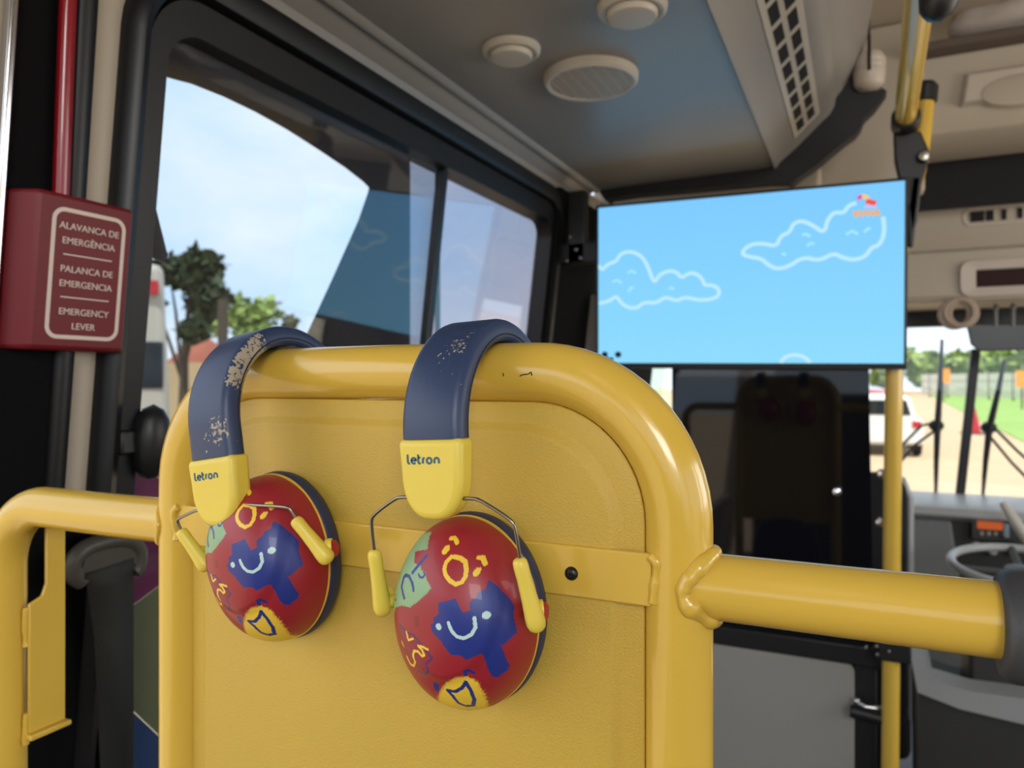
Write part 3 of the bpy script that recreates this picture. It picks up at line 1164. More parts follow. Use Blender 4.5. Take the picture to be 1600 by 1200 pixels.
def make_muff(x, roll, cupx, cupz, ext, arms, wz, worn, label):
    root = thing('ear_muffs', (x, YP, ZT), label, 'ear muffs', 'ear muffs hung over the yellow bar')
    root.rotation_euler = (0, roll, 0)
    # padded head band: a half hoop over the bar with straight ends
    AZ0, AY, AZ = -0.036, 0.0625, 0.0625
    prof = rrect(-0.0200, 0.0200, -0.0068, 0.0068, (0.0045, 0.0045, 0.0062, 0.0062), 5)
    prof = [(a_, b_ + (0.0012 * (1 - (a_ / 0.02) ** 2) if b_ > 0 else -0.0006 * (1 - (a_ / 0.02) ** 2))) for a_, b_ in prof]
    path, frames, along = [], [], []
    N = 64
    if ext:
        for i in range(4):
            path.append(Vector((0, -AY, AZ0 - ext * (1 - i / 4))))
            frames.append((Vector((1, 0, 0)), Vector((0, -1, 0))))
    for i in range(N + 1):
        t_ = PI * i / N
        path.append(Vector((0, -AY * math.cos(t_), AZ0 + AZ * math.sin(t_))))
        n_ = Vector((0, -math.cos(t_) / AY, math.sin(t_) / AZ)).normalized()
        frames.append((Vector((1, 0, 0)), n_))
        along.append(i / N)
    g = G().sweep(path, frames, prof)
    bo_ = build('head_band', g, bandm, root, angle=60, local=True)
    me = bo_.data
    wear = me.attributes.new('wear', 'FLOAT', 'POINT')
    vals = []
    for v in me.vertices:
        tt = math.atan2((v.co.z - AZ0) / AZ, -v.co.y / AY) + 1.4 * ext / AZ * 0.5
        wv = 0.0
        if worn:
            ex = v.co.x
            if 0.0140 < ex:
                k = math.exp(-((tt - 1.0) / 0.40) ** 4)
                wv = 0.44 * k * min(1, (ex - 0.0140) / 0.003)
            if 0.002 < ex < 0.0185:
                wv = max(wv, 0.31 * math.exp(-((tt - 0.20) / 0.16) ** 2) * min(1, (ex - 0.002) / 0.004))
        else:
            if 0.006 < v.co.x < 0.016:
                wv = 0.215 * math.exp(-((tt - 0.85) / 0.25) ** 2)
        vals.append(wv)
    wear.data.foreach_set('value', vals)
    # stitched seam along the right edge and lining underneath
    for sx in (1, -1):
        g = G().tube([p + Vector((sx * 0.0199, 0, 0)) + fr[1] * -0.0026 for p, fr in zip(path, frames)], 0.0006, 8)
        build('seam', g, SEAM, bo_, local=True)
    # end caps, front and behind the panel
    for sy in (-1, 1):
        yy = sy * AY
        ex_ = ext if sy < 0 else 0.0
        zt_, zb_ = AZ0 + 0.0005 - ex_, -0.0815 - ex_
        hw = 0.0212
        pts = [(-hw, zt_), (hw, zt_)]
        for i in range(1, 28):
            a_ = PI * i / 28
            zz = -math.sin(a_)
            cx = math.cos(a_)
            zs = 0.0300
            pts.append(((hw - 0.0012) * (abs(cx) ** 0.80) * (1 if cx >= 0 else -1), (zb_ + zs) + zs * (-(abs(math.sin(a_)) ** 0.8))))
        pts.insert(2, (hw - 0.0012, zb_ + 0.0300))
        pts.append((-hw + 0.0012, zb_ + 0.0300))
        g = G().prism([(p[0], yy - 0.0085, p[1]) for p in pts], (0, 0.017, 0))
        cap = build('end_cap', g, YPL, root, bevel=0.0042, seg=4, local=True)
        if sy < 0:
            g = G()
            s = 0.0215 / 5.9
            for st in letron_strokes():
                q = [(-0.0140 + a_ * s, yy - 0.0085, AZ0 - ex_ - 0.0135 + b_ * s * 1.0) for a_, b_ in st]
                g.ribbon(q, 0.0012, (0, -1, 0), 0.00025)
            build('lettering', g, LETTER, cap, smooth=False, local=True)
    # cups
    for sy in (1, -1):            # 1: front, -1: mirrored behind the panel
        def m(p):
            return Vector((p[0], p[1] * sy, p[2]))
        if sy == 1:
            sh = bpy.data.objects.new('cup_shell', SHELL)
            COL.objects.link(sh)
            sh.parent = root
            sh.location = (cupx, 0, cupz)
        else:
            g = G()
            rr_ = [1, 0.97, 0.9, 0.78, 0.6, 0.35, 0.01]
            vs, fs = [], []
            for r_ in rr_:
                for i in range(40):
                    a_ = 2 * PI * i / 40
                    y_ = float(dome(np.array(r_ * math.cos(a_)), np.array(r_ * math.sin(a_))))
                    vs.append((cupx + CA * r_ * math.cos(a_), -y_, CZ + cupz + CB * r_ * math.sin(a_)))
            for k_ in range(len(rr_) - 1):
                for i in range(40):
                    j_ = (i + 1) % 40
                    fs.append((k_ * 40 + i, k_ * 40 + j_, (k_ + 1) * 40 + j_, (k_ + 1) * 40 + i))
            g.add(vs, fs)
            sh = build('cup_shell', g, RED, root, local=True)

        def oval(sc_, y, nn=96):
            return [m((cupx + (CA + sc_) * math.cos(2 * PI * i / nn), y, CZ + cupz + (CB + sc_) * math.sin(2 * PI * i / nn))) for i in range(nn)]
        # yellow rim line
        g = G()
        ls = [oval(-0.001, CY - 0.0002), oval(0.0004, CY - 0.0003), oval(0.0004, CY + 0.0012), oval(-0.001, CY + 0.0012)]
        vs = [p for L in ls for p in L]
        fs = []
        for k_ in range(3):
            for i in range(96):
                j_ = (i + 1) % 96
                fs.append((k_ * 96 + i, k_ * 96 + j_, (k_ + 1) * 96 + j_, (k_ + 1) * 96 + i))
        g.add(vs, fs)
        build('cup_rim', g, YDOT, root, local=True)
        # cushion
        g = G()
        ls = [oval(-0.004, CY + 0.0010), oval(-0.0006, CY + 0.0012), oval(0.0010, CY + 0.0035), oval(0.0014, CY + 0.008), oval(0.0004, CY + 0.0125), oval(-0.0035, CY + 0.0158), oval(-0.012, CY + 0.0168), oval(-0.022, CY + 0.014)]
        vs = [p for L in ls for p in L]
        fs = []
        for k_ in range(len(ls) - 1):
            for i in range(96):
                j_ = (i + 1) % 96
                fs.append((k_ * 96 + i, k_ * 96 + j_, (k_ + 1) * 96 + j_, (k_ + 1) * 96 + i))
        fs.append(tuple(range((len(ls) - 1) * 96, len(ls) * 96)))
        g.add(vs, fs)
        build('cushion', g, NAVYC, root, local=True, angle=60)
        for sx in (-1, 1):
            tcx, thw, tz_, bcx, bhw, bz_ = arms
            top_ = m((tcx + sx * thw, -0.060, tz_))
            bot_ = m((bcx + sx * bhw, -0.0535, bz_))
            d_ = bot_ - top_
            g = G()
            wpts = [m((sx * 0.0155, -0.064, wz)), m((sx * 0.0235, -0.064, wz)), m((sx * 0.0280, -0.064, wz - 0.0007)), m((tcx + sx * (thw - 0.0022), -0.0625, tz_ + 0.65 * (wz - tz_))), m((tcx + sx * (thw - 0.0002), -0.062, tz_ + 0.52 * (wz - tz_))), top_ + d_ * 0.15]
            g.tube(smooth_poly(wpts, 2), 0.00105, 12)
            build('wire', g, STEEL, root, local=True)
            g = G()
            ts = [0, 0.02, 0.06, 0.12, 0.3, 0.6, 0.85, 0.95, 1.02, 1.06, 1.075]
            rs = [0.0022, 0.0034, 0.0041, 0.0043, 0.0042, 0.0047, 0.0055, 0.0055, 0.0046, 0.0028, 0.0008]
            g.tube([top_ + d_ * q for q in ts], rs, 20)
            pc = bot_ - d_ * 0.12
            g.tube([pc + Vector((0, 0, 0)), pc + Vector((-sx * 0.006, 0.0095 * sy, 0.001))], 0.0040, 18)
            g.tube([pc + Vector((-sx * 0.001, 0.004 * sy, 0.004)), pc + Vector((sx * 0.0025, 0.006 * sy, 0.004))], [0.0052, 0.0050], 18)
            arm = build('arm', g, YPL, root, local=True, angle=50)
            g = G()
            g.lathe([(0.0054, -0.004), (0.0054, 0.0008), (0.0044, 0.0019), (0.0001, 0.0023)], pc + Vector((sx * 0.0026, 0.0062 * sy, 0.0022)), (sx, 0.1 * sy, 0), 24)
            build('pivot_cap', g, RED, arm, local=True)
    return root


make_muff(MUFF_R['x'], MUFF_R['roll'], MUFF_R['cup'], MUFF_R['cz'], 0.002, (0.0, 0.0480, -0.104, 0.003, 0.0510, -0.1425), -0.0715, False, 'ear muffs nearest the panel centre, navy band with few scuffs, red printed cup')
make_muff(-0.398, math.radians(-9.0), 0.0125, 0.011, 0.021, (0.0055, 0.0520, -0.1030, 0.0215, 0.0535, -0.1310), -0.0905, True, 'tilted ear muffs nearest the window, navy band with tan worn edge')

# =================================================================== TELEVISION
YT = 1.80
tv = thing('television', P(1175, 575, YT), 'wide flat television showing a blue cartoon sky with white clouds', 'television')
c = {k_: P(x, y, YT) for k_, (x, y) in dict(tl=(935, 325), tr=(1414, 282), br=(1412, 568), bl=(935, 567)).items()}
uu = (c['br'] - c['bl']).normalized()
vv = Vector((0, 0, 1)) - uu * uu.z
vv.normalize()
nn_ = Vector((0, -1, 0))


def quad(a_, b_, c_, d_):
    return [a_, b_, c_, d_]


g = G()
e = 0.006
body = [c['bl'] - uu * e - vv * 0.013, c['br'] + uu * e - vv * 0.013, c['tr'] + uu * e + vv * e, c['tl'] - uu * e + vv * e]
g.prism([p + Vector((0, 0.002, 0)) for p in body], (0, 0.03, 0))
g.prism([p + uu * s_ * 0.08 + Vector((0, 0.03, 0)) for p, s_ in zip(body, (1, -1, -1, 1))], (0, 0.018, 0))
build('casing', g, BLACKP, tv, bevel=0.003)
g = G()
g.ring([p + Vector((0, 0.0015, 0)) for p in body], [c['bl'], c['br'], c['tr'], c['tl']], (0, -0.003, 0))
build('bezel', g, BLACKP, tv, smooth=False)
g = G()
N = 8
vs, fs = [], []
for i in range(N + 1):
    t_ = i / N
    vs += [c['bl'].lerp(c['tl'], t_) + Vector((0, 0.0005, 0)), c['br'].lerp(c['tr'], t_) + Vector((0, 0.0005, 0))]
fs = [(2 * i, 2 * i + 1, 2 * i + 3, 2 * i + 2) for i in range(N)]
g.add(vs, fs)
SCR = attr_mat('screen_light', 'Col', emission=1.03)
scr_o = build('screen', g, SCR, tv, smooth=False)
ca = scr_o.data.color_attributes.new('Col', 'FLOAT_COLOR', 'POINT')
zs_ = [v.co.z for v in scr_o.data.vertices]
lo_, hi_ = min(zs_), max(zs_)
cv = []
for z_ in zs_:
    k_ = (z_ - lo_) / (hi_ - lo_)
    a_, b_ = np.array(lin((142, 218, 254))), np.array(lin((126, 201, 254)))
    cv += list(a_ * (1 - k_) + b_ * k_) + [1.0]
ca.data.foreach_set('color', cv)
CLD = emis('cloud_light', (184, 229, 247), 1.08)
CLD2 = emis('cloud_dash_light', (160, 224, 252), 1.12)


def tvp(pts):
    return [P(920 + x / 3.137, 270 + y / 3.137, YT - 0.001) for x, y in pts]


for pts, closed in (
    ([(47, 455), (68, 478), (88, 450), (138, 432), (150, 402), (185, 386), (225, 390), (265, 415), (290, 460), (320, 545), (345, 500), (390, 480), (430, 485), (455, 518), (490, 490), (530, 495), (560, 525), (565, 552), (610, 550), (642, 575),
      (635, 605), (600, 620), (540, 625), (470, 608), (430, 630), (375, 606), (330, 640), (270, 633), (235, 665), (190, 660), (155, 635), (135, 602), (100, 630), (50, 640)], False),
    ([(1312, 148), (1272, 160), (1250, 198), (1200, 192), (1168, 235), (1155, 298), (1090, 252), (1040, 234), (1000, 250), (985, 292), (938, 310), (922, 362), (850, 345), (790, 352), (755, 382), (755, 402), (790, 412), (845, 420), (880, 452), (920, 472),
      (980, 460), (1050, 412), (1130, 432), (1200, 392), (1250, 420), (1310, 427), (1360, 407), (1382, 368), (1430, 352), (1450, 285), (1442, 215)], False),
    ([(940, 932), (960, 902), (1010, 890), (1060, 903), (1085, 932)], False)):
    g = G().ribbon(smooth_poly(tvp(pts), 2), 0.0088, (0, -1, 0), 0.0003)
    build('cloud', g, CLD, scr_o, smooth=False)
for pts in ([(190, 490), (210, 480), (232, 492)], [(115, 535), (140, 525), (160, 540)], [(195, 585), (205, 565), (220, 560)], [(392, 572), (405, 560), (418, 572)], [(1045, 305), (1065, 300), (1085, 312)], [(1070, 360), (1085, 345), (1105, 348)],
            [(1260, 302), (1290, 285), (1320, 300)], [(1350, 292), (1365, 275), (1382, 272)], [(945, 400), (955, 395), (965, 405)]):
    g = G().ribbon(tvp(pts), 0.0060, (0, -1, 0), 0.0003)
    build('cloud_dash', g, CLD2, scr_o, smooth=False)
# small channel bug: a coloured blot over a squiggle of orange lettering
for nm, pts, col_, w_ in (('channel_mark', [(1300, 190), (1312, 212), (1325, 188), (1338, 210), (1352, 188), (1366, 208), (1380, 186), (1394, 206), (1408, 186), (1424, 206)], (244, 168, 66), 0.0085),
                          ('channel_mark', [(1318, 128), (1338, 112)], (232, 70, 150), 0.0085), ('channel_mark', [(1338, 112), (1372, 124)], (250, 200, 80), 0.0080), ('channel_mark', [(1358, 138), (1408, 150)], (240, 80, 70), 0.011),
                          ('channel_mark', [(1350, 166), (1412, 166)], (190, 190, 240), 0.006)):
    g = G().ribbon([p + Vector((0, -0.0004, 0)) for p in tvp(pts)], w_, (0, -1, 0), 0.0003)
    build(nm, g, emis(nm + str(col_[1]), col_, 1.1), scr_o, smooth=False)
# clamp with two bolts at the lower left corner
g = G()
kp = P(957, 553, YT - 0.006)
g.box(kp.x - 0.030, kp.x + 0.001, kp.y - 0.0005, kp.y + 0.004, kp.z - 0.030, kp.z - 0.009)
kk_ = build('corner_clamp', g, BLACKP, tv)
for q in (945, 966):
    b_ = P(q, 554, YT - 0.008)
    g = G().lathe([(0.0001, 0.008), (0.006, 0.007), (0.0078, 0.003), (0.0078, -0.002)], b_, (0, -1, 0), 18)
    build('bolt', g, BLACKP, kk_)

# bracket at the wall left of the television
br = thing('wall_bracket', P(895, 400, 1.92), 'black bracket with four bolts between the window and the television', 'bracket')
g = G()
a_ = P(873, 415, 1.86)
b_ = P(930, 378, 1.86)
g.box(a_.x, b_.x + 0.03, 1.845, 1.88, a_.z, b_.z)
c_ = P(900, 300, 1.86)
d_ = P(935, 352, 1.86)
g.box(c_.x - 0.02, c_.x + 0.03, 1.845, 1.88, d_.z - 0.10, c_.z)
build('bracket_arm', g, BLACKP, br, bevel=0.004)
for x, y in ((891, 370), (901, 390), (908, 403), (886, 407)):
    p = P(x, y, 1.845)
    g = G().lathe([(0.0001, 0.005), (0.005, 0.004), (0.006, 0.0), (0.006, -0.004)], p, (0, -1, 0), 16)
    build('bolt', g, STEEL, br)

# =================================================================== PARTITION BEHIND THE TELEVISION
YQ = 1.92
pt = thing('driver_partition', (-0.2, YQ, -1.40), 'tall dark smoked partition with grey lower panel behind the television', 'partition')
g = G()
pa = [P(1047, 1000, YQ), P(1366, 1000, YQ)]
xl_, xr_ = P(1050, 600, YQ).x, P(1357, 600, YQ).x
g.prism([(xl_, YQ, -0.66), (xr_ + 0.012, YQ, -0.66), (xr_ + 0.006, YQ, -0.3), (xr_, YQ, 0.1), (xr_ - 0.004, YQ, 0.42), (xl_, YQ, 0.42)], (0, 0.006, 0))
build('smoked_pane', g, SMOKE, pt, smooth=False)
g = G()
zb_ = P(1250, 1012, YQ).z
g.box(xl_ - 0.02, 0.062, YQ - 0.012, YQ + 0.02, zb_ - 0.02, zb_ + 0.028)
g.box(-0.012, 0.035, YQ - 0.004, YQ + 0.02, -1.40, zb_)
g.box(xl_ - 0.02, xl_ + 0.012, YQ - 0.004, YQ + 0.02, -1.40, zb_)
build('frame', g, BLACKP, pt, bevel=0.004)
g = G()
xg = P(1335, 1100, YQ).x
g.prism([(u, YQ - 0.010, v) for u, v in rrect(xl_, xg, -1.38, zb_ - 0.018, 0.02, 6)], (0, 0.014, 0))
build('lower_panel', g, GREYP, pt, bevel=0.003)
for x, y in ((1308, 768), (1378, 740), (1375, 815)):
    p = P(x, y, YQ - 0.004)
    g = G().lathe([(0.0001, 0.016), (0.009, 0.014), (0.012, 0.008), (0.010, 0.0), (0.010, -0.004)], p, (0, -1, 0), 20)
    build('knob', g, CHROME, pt)
# latch with a black grip at the panel's edge
g = G()
a_, b_ = P(1328, 1110, YQ - 0.05), P(1382, 1124, YQ - 0.05)
g.tube([a_, a_.lerp(b_, 0.5), b_], 0.0155, 20)
gr_ = build('latch_grip', g, BLACKP, pt, bevel=0.003)
g = G()
g.tube([P(1338, 1096, YQ - 0.035), P(1352, 1104, YQ - 0.045), P(1378, 1108, YQ - 0.035)], 0.006, 14)
g.ball(P(1338, 1095, YQ - 0.035), 0.008, 0.008, 0.008)
g.tube([P(1352, 1106, YQ - 0.045), P(1352, 1106, YQ - 0.002)], 0.005, 12)
build('latch_rod', g, CHROME, pt)

# =================================================================== YELLOW POLE AND OVERHEAD RAIL
YO = 1.86
po = thing('grab_pole', (P(1392, 1200, YO).x, YO, -1.40), 'yellow upright pole standing beside the dark partition', 'pole')
g = G()
low_ = P(1391, 1190, YO)
path = [Vector((low_.x - 0.004, YO, -1.40)), low_, P(1394, 800, YO), P(1397, 600, YO), P(1398, 480, YO), P(1402, 400, YO), P(1420, 310, YO), P(1436, 260, YO), P(1446, 150, YO)]
g.tube(smooth_poly(path, 2), 0.0185, 24)
build('pole_tube', g, YEL, po)
tp = path[-1]
g = G().lathe([(0.0001, 0.032), (0.016, 0.030), (0.024, 0.020), (0.025, -0.012), (0.0195, -0.014)], tp, (0.1, 0, 1), 24)
build('pole_cap', g, BLACKP, po)
cpz = P(1398, 1012, YO)
g = G()
g.box(cpz.x - 0.035, cpz.x + 0.032, YO - 0.026, YO + 0.04, cpz.z - 0.026, cpz.z + 0.024)
cl_ = build('pole_clamp', g, BLACKP, po, bevel=0.005)
for x, y in ((1353, 1012), (1370, 1010), (1371, 1023), (1389, 1018)):
    p = P(x, y, YO - 0.027)
    g = G().lathe([(0.0001, 0.004), (0.004, 0.003), (0.005, -0.004)], p, (0, -1, 0), 12)
    build('bolt', g, STEEL, cl_)

rl = thing('overhead_rail', (0.085, 1.3, 0.577), 'glossy yellow overhead handrail running along the ceiling', 'handrail')
g = G().tube([(0.075, 0.6, 0.577), (0.080, 1.25, 0.577), (0.089, 1.84, 0.577)], 0.0215, 32)
build('rail_tube', g, YEL, rl)
g = G()
g.tube([(0.089, 1.80, 0.576), (0.090, 1.86, 0.572)], 0.029, 24)
a_ = P(1420, 215, 1.85)
g.prism([P(1396, 205, 1.84), P(1440, 205, 1.84), P(1454, 240, 1.84), P(1440, 290, 1.84), P(1434, 345, 1.84), P(1424, 375, 1.84), P(1419, 330, 1.84), P(1405, 280, 1.84), P(1398, 250, 1.84)], (0, 0.035, 0))
g.prism([P(1416, 275, 1.84), P(1440, 275, 1.84), P(1427, 385, 1.84), P(1419, 385, 1.84)], (0, 0.04, 0))
build('rail_bracket', g, BLACKP, rl, bevel=0.004)
p = P(1443, 245, 1.835)
g = G().lathe([(0.0001, 0.012), (0.010, 0.011), (0.014, 0.004), (0.014, -0.008)], p, (0, -1, 0), 18)
build('bracket_bolt', g, STEEL, rl)

hs = thing('hand_grip', P(1464, 10, 1.25), 'dark grip hanging below the ceiling next to the overhead rail', 'hand grip')
g = G()
cpt = P(1466, 4, 1.0)
g.lathe([(0.0005, -0.021), (0.010, -0.0195), (0.018, -0.0115), (0.022, 0.003), (0.023, 0.025), (0.021, 0.08)], cpt, (0.25, 0, 1), 24)
build('grip_body', g, BLACKP, hs)
g = G().tube([cpt + Vector((0.019, 0, 0.070)), cpt + Vector((0.056, 0, 0.095)), Vector((cpt.x + 0.060, cpt.y, 1.0))], 0.012, 14)
build('strap', g, BLACKP, hs)

# =================================================================== CEILING FITTINGS
ZC = 0.5525


def round_light(px, py, r, label):
    p = PZ(px, py, ZC - 0.012)
    t_ = thing('ceiling_light', (p.x, p.y, ZC), label, 'ceiling light', 'round ceiling lights')
    g = G().lathe([(r, 0.0015), (r * 0.98, -0.006), (r * 0.90, -0.010), (r * 0.80, -0.010), (r * 0.74, -0.008)], (p.x, p.y, ZC), (0, 0, 1), 40)
    build('light_ring', g, CREAM, t_)
    g = G().lathe([(r * 0.74, -0.002), (r * 0.72, -0.012), (r * 0.66, -0.017), (r * 0.50, -0.018), (0.0002, -0.018)], (p.x, p.y, ZC), (0, 0, 1), 40)
    build('lens', g, CREAM, t_)


round_light(799, 88, 0.049, 'round cream ceiling light nearest the side window')
round_light(988, 24, 0.052, 'round cream ceiling light beside the air duct')
p = PZ(923, 130, ZC - 0.012)
spk = thing('ceiling_speaker', (p.x, p.y, ZC), 'round cream loudspeaker grille on the ceiling panel', 'speaker')
r = 0.086
g = G().lathe([(r, 0.0015), (r * 0.99, -0.010), (r * 0.93, -0.015), (r * 0.86, -0.014), (r * 0.85, -0.006)], (p.x, p.y, ZC), (0, 0, 1), 56)
build('speaker_ring', g, CREAM, spk)
g = G().lathe([(r * 0.87, -0.0105), (0.0002, -0.0105)], (p.x, p.y, ZC), (0, 0, 1), 48)
build('speaker_backing', g, mat('grille_back', '#3A352F', rough=0.8), spk)
g = G()
k_ = 14
for i in range(k_):
    yy = -r * 0.84 + 2 * r * 0.84 * (i + 0.5) / k_
    hw = math.sqrt(max(0, (r * 0.86) ** 2 - yy * yy))
    g.box(p.x - hw, p.x + hw, p.y + yy - 0.0029, p.y + yy + 0.0029, ZC - 0.0130, ZC - 0.0118)
for i in range(7):
    xx = -r * 0.84 + 2 * r * 0.84 * (i + 0.5) / 7
    hw = math.sqrt(max(0, (r * 0.86) ** 2 - xx * xx))
    g.box(p.x + xx - 0.0012, p.x + xx + 0.0012, p.y - hw, p.y + hw, ZC - 0.0120, ZC - 0.0112)
build('grille', g, CREAM, spk, smooth=False)

# air vent strip in the duct's slope
d0, d1 = Vector((-0.150, 0, 0.598)), Vector((-0.090, 0, 0.655))
sl = (d1 - d0).normalized()
nn2 = Vector((sl.z, 0, -sl.x))
av = thing('air_vent', (-0.12, 0.95, 0.62), 'long air vent strip with paired dark slots in the ceiling duct', 'air vent')


def vq(y, t_, o_=0.0):
    q = d0 + (d1 - d0) * t_ + nn2 * o_
    return Vector((q.x, y, q.z))


g = G()
g.prism([vq(0.3, 0.02, 0.0), vq(1.93, 0.02, 0.0), vq(1.93, 0.98, 0.0), vq(0.3, 0.98, 0.0)], nn2 * 0.0025)
build('vent_frame', g, CREAM, av, bevel=0.001)
nslot = 0
for i in range(17):
    yc_ = 1.87 - i * 0.083
    for t0, t1 in ((0.17, 0.42), (0.56, 0.81)):
        g = G().prism([vq(yc_ - 0.032, t0, 0.0026), vq(yc_ + 0.032, t0, 0.0026), vq(yc_ + 0.032, t1, 0.0026), vq(yc_ - 0.032, t1, 0.0026)], nn2 * 0.0004)
        build('slot', g, DARKHOLE, av, smooth=False)

# hanging weight on a cord beside the duct
hp = P(1358, 112, 2.0)
hw_ = thing('pull_cord', hp, 'beige ribbed pull weight hanging on a dark cord beside the duct', 'pull cord')
g = G()
g.lathe([(0.0005, -0.045), (0.025, -0.043), (0.034, -0.032), (0.037, -0.005), (0.037, 0.0), (0.035, 0.003), (0.037, 0.006), (0.037, 0.014), (0.035, 0.017), (0.037, 0.020), (0.036, 0.030), (0.028, 0.042), (0.0005, 0.044)], hp, (0, 0, 1), 28)
build('weight', g, BEIGEL, hw_, angle=50)
g = G().tube([hp + Vector((0, -0.001, 0.03)), hp + Vector((0.0, 0, 0.12)), Vector((hp.x, hp.y, 1.0))], 0.0028, 10)
g.tube([hp + Vector((0, -0.040, -0.01)), hp + Vector((0, -0.037, 0.035)), hp + Vector((0, -0.004, 0.06)), hp + Vector((0, 0, 0.09))], 0.004, 10)
build('cord', g, BLACKP, hw_)

# =================================================================== FRONT OF THE BUS
# upper header with raised plate
h1 = thing('header_box', (0.9, 2.35, 0.68), 'beige overhead locker with raised plate at the top right', 'overhead locker')
Yh = 2.30
ztop, zbot = P(1500, 82, Yh).z, P(1500, 205, Yh).z
xh0 = P(1446, 180, Yh).x - 0.05
g = G()
g.prism([(0, Yh, ztop), (0, Yh + 0.005, ztop - 0.03), (0, Yh + 0.02, zbot + 0.06), (0, Yh + 0.05, zbot + 0.01), (0, Yh + 0.08, zbot), (0, Yh + 0.30, zbot), (0, Yh + 0.30, ztop)], (1.6 - xh0, 0, 0))
for i in range(len(g.v)):
    g.v[i].x += xh0
build('locker_body', g, BEIGE, h1, bevel=0.006)
g = G()
a_, b_ = P(1505, 165, Yh), P(1512, 118, Yh)
g.hexa([(a_.x - 0.012, Yh + 0.03, a_.z), (1.3, Yh + 0.03, a_.z), (1.3, Yh + 0.02, b_.z + 0.012), (b_.x - 0.014, Yh + 0.02, b_.z + 0.012)], [(a_.x, Yh - 0.012, a_.z + 0.004), (1.3, Yh - 0.012, a_.z + 0.004), (1.3, Yh - 0.012, b_.z), (b_.x, Yh - 0.012, b_.z)])
pl_ = build('raised_plate', g, BEIGEL, h1, bevel=0.004)
g = G().ball((P(1590, 140, Yh).x, Yh - 0.012, P(1590, 142, Yh).z), 0.085, 0.004, 0.040, 32, 12)
build('round_cover', g, BEIGE, pl_)
g = G()
g.box(xh0, 1.6, Yh - 0.05, Yh + 0.30, ztop, ztop + 0.025)
build('shelf', g, mat('shelf_shade', '#5C5048', rough=0.7), h1, bevel=0.004)  # dark brown paints the shade above the locker into the shelf's colour
# black band below
g = G()
zb1, zb0 = P(1500, 200, 2.62).z + 0.05, P(1500, 296, 2.62).z - 0.05
g.box(0.02, 1.6, 2.62, 2.66, zb0, zb1)
fb = build('roller_blind', g, BLACKFAB, None, smooth=False)
tag(fb, 'black fabric blind band below the beige overhead locker', 'blind')

# lower header above the windscreen
Y2 = 2.75
h2 = thing('front_header', (0.9, Y2, 0.30), 'beige header panel above the windscreen with vent and dark display', 'header panel')
zt2, zg, zb2 = P(1500, 292, Y2).z, P(1500, 385, Y2).z, P(1500, 470, Y2).z
xh2 = P(1420, 400, Y2).x - 0.10
g = G()
pr = [(Y2 + 0.02, zt2), (Y2 - 0.005, zt2 - 0.012), (Y2, zg + 0.07), (Y2 + 0.025, zg + 0.015), (Y2 + 0.035, zg - 0.004), (Y2 + 0.01, zg - 0.012), (Y2 + 0.0, zb2 + 0.015), (Y2 - 0.008, zb2 + 0.008), (Y2 - 0.004, zb2), (Y2 + 0.4, zb2), (Y2 + 0.4, zt2)]
g.prism([(xh2, y, z) for y, z in pr], (1.6 - xh2, 0, 0))
build('header_body', g, BEIGE, h2, bevel=0.004)
# vent slots
a_, b_ = P(1503, 347, Y2), P(1600, 322, Y2)
g = G()
zc_ = P(1560, 336, Y2).z
x0_, x1_ = P(1504, 340, Y2).x, P(1600, 330, Y2).x + 0.25
ro = rrect(x0_, x1_, zc_ - 0.030, zc_ + 0.030, 0.028, 6)
ri = rrect(x0_ + 0.008, x1_ - 0.008, zc_ - 0.023, zc_ + 0.023, 0.022, 6)
g.ring([(u, Y2 - 0.004, v) for u, v in ro], [(u, Y2 - 0.004, v) for u, v in ri], (0, 0.02, 0))
vt = build('vent_surround', g, BEIGEL, h2)
for i in range(9):
    xa = x0_ + 0.022 + i * 0.042
    w_ = (0.036, 0.020, 0.012, 0.012, 0.012, 0.012, 0.012, 0.012, 0.012)[i]
    g = G().box(xa, xa + w_, Y2 - 0.006, Y2 + 0.01, zc_ - 0.016, zc_ + 0.016)
    build('slot', g, DARKHOLE, h2, smooth=False)
# display
x0_ = P(1526, 430, Y2).x
zd0, zd1 = P(1560, 447, Y2).z, P(1560, 421, Y2).z
g = G()
ro = rrect(x0_ - 0.045, x0_ + 0.55, zd0 - 0.03, zd1 + 0.03, 0.03, 6)
ri = rrect(x0_ - 0.002, x0_ + 0.50, zd0 - 0.002, zd1 + 0.002, 0.004, 6)
g.ring([(u, Y2 - 0.010, v) for u, v in ro], [(u, Y2 - 0.004, v) for u, v in ri], (0, 0.014, 0))
dsp = build('display_surround', g, BEIGEL, h2)
g = G().box(x0_, x0_ + 0.50, Y2 - 0.003, Y2 + 0.004, zd0, zd1)
build('display', g, mat('display_maroon', '#2E1515', rough=0.6, spec=0.2), h2, smooth=False)

# black strip between header and windscreen
g = G()
zs0, zs1 = P(1500, 509, 3.1).z, P(1500, 466, 3.1).z + 0.15
g.box(-0.70, 1.6, 3.1, 3.14, zs0, zs1)
struct(build('trim_7', g, BLACKP, smooth=False))

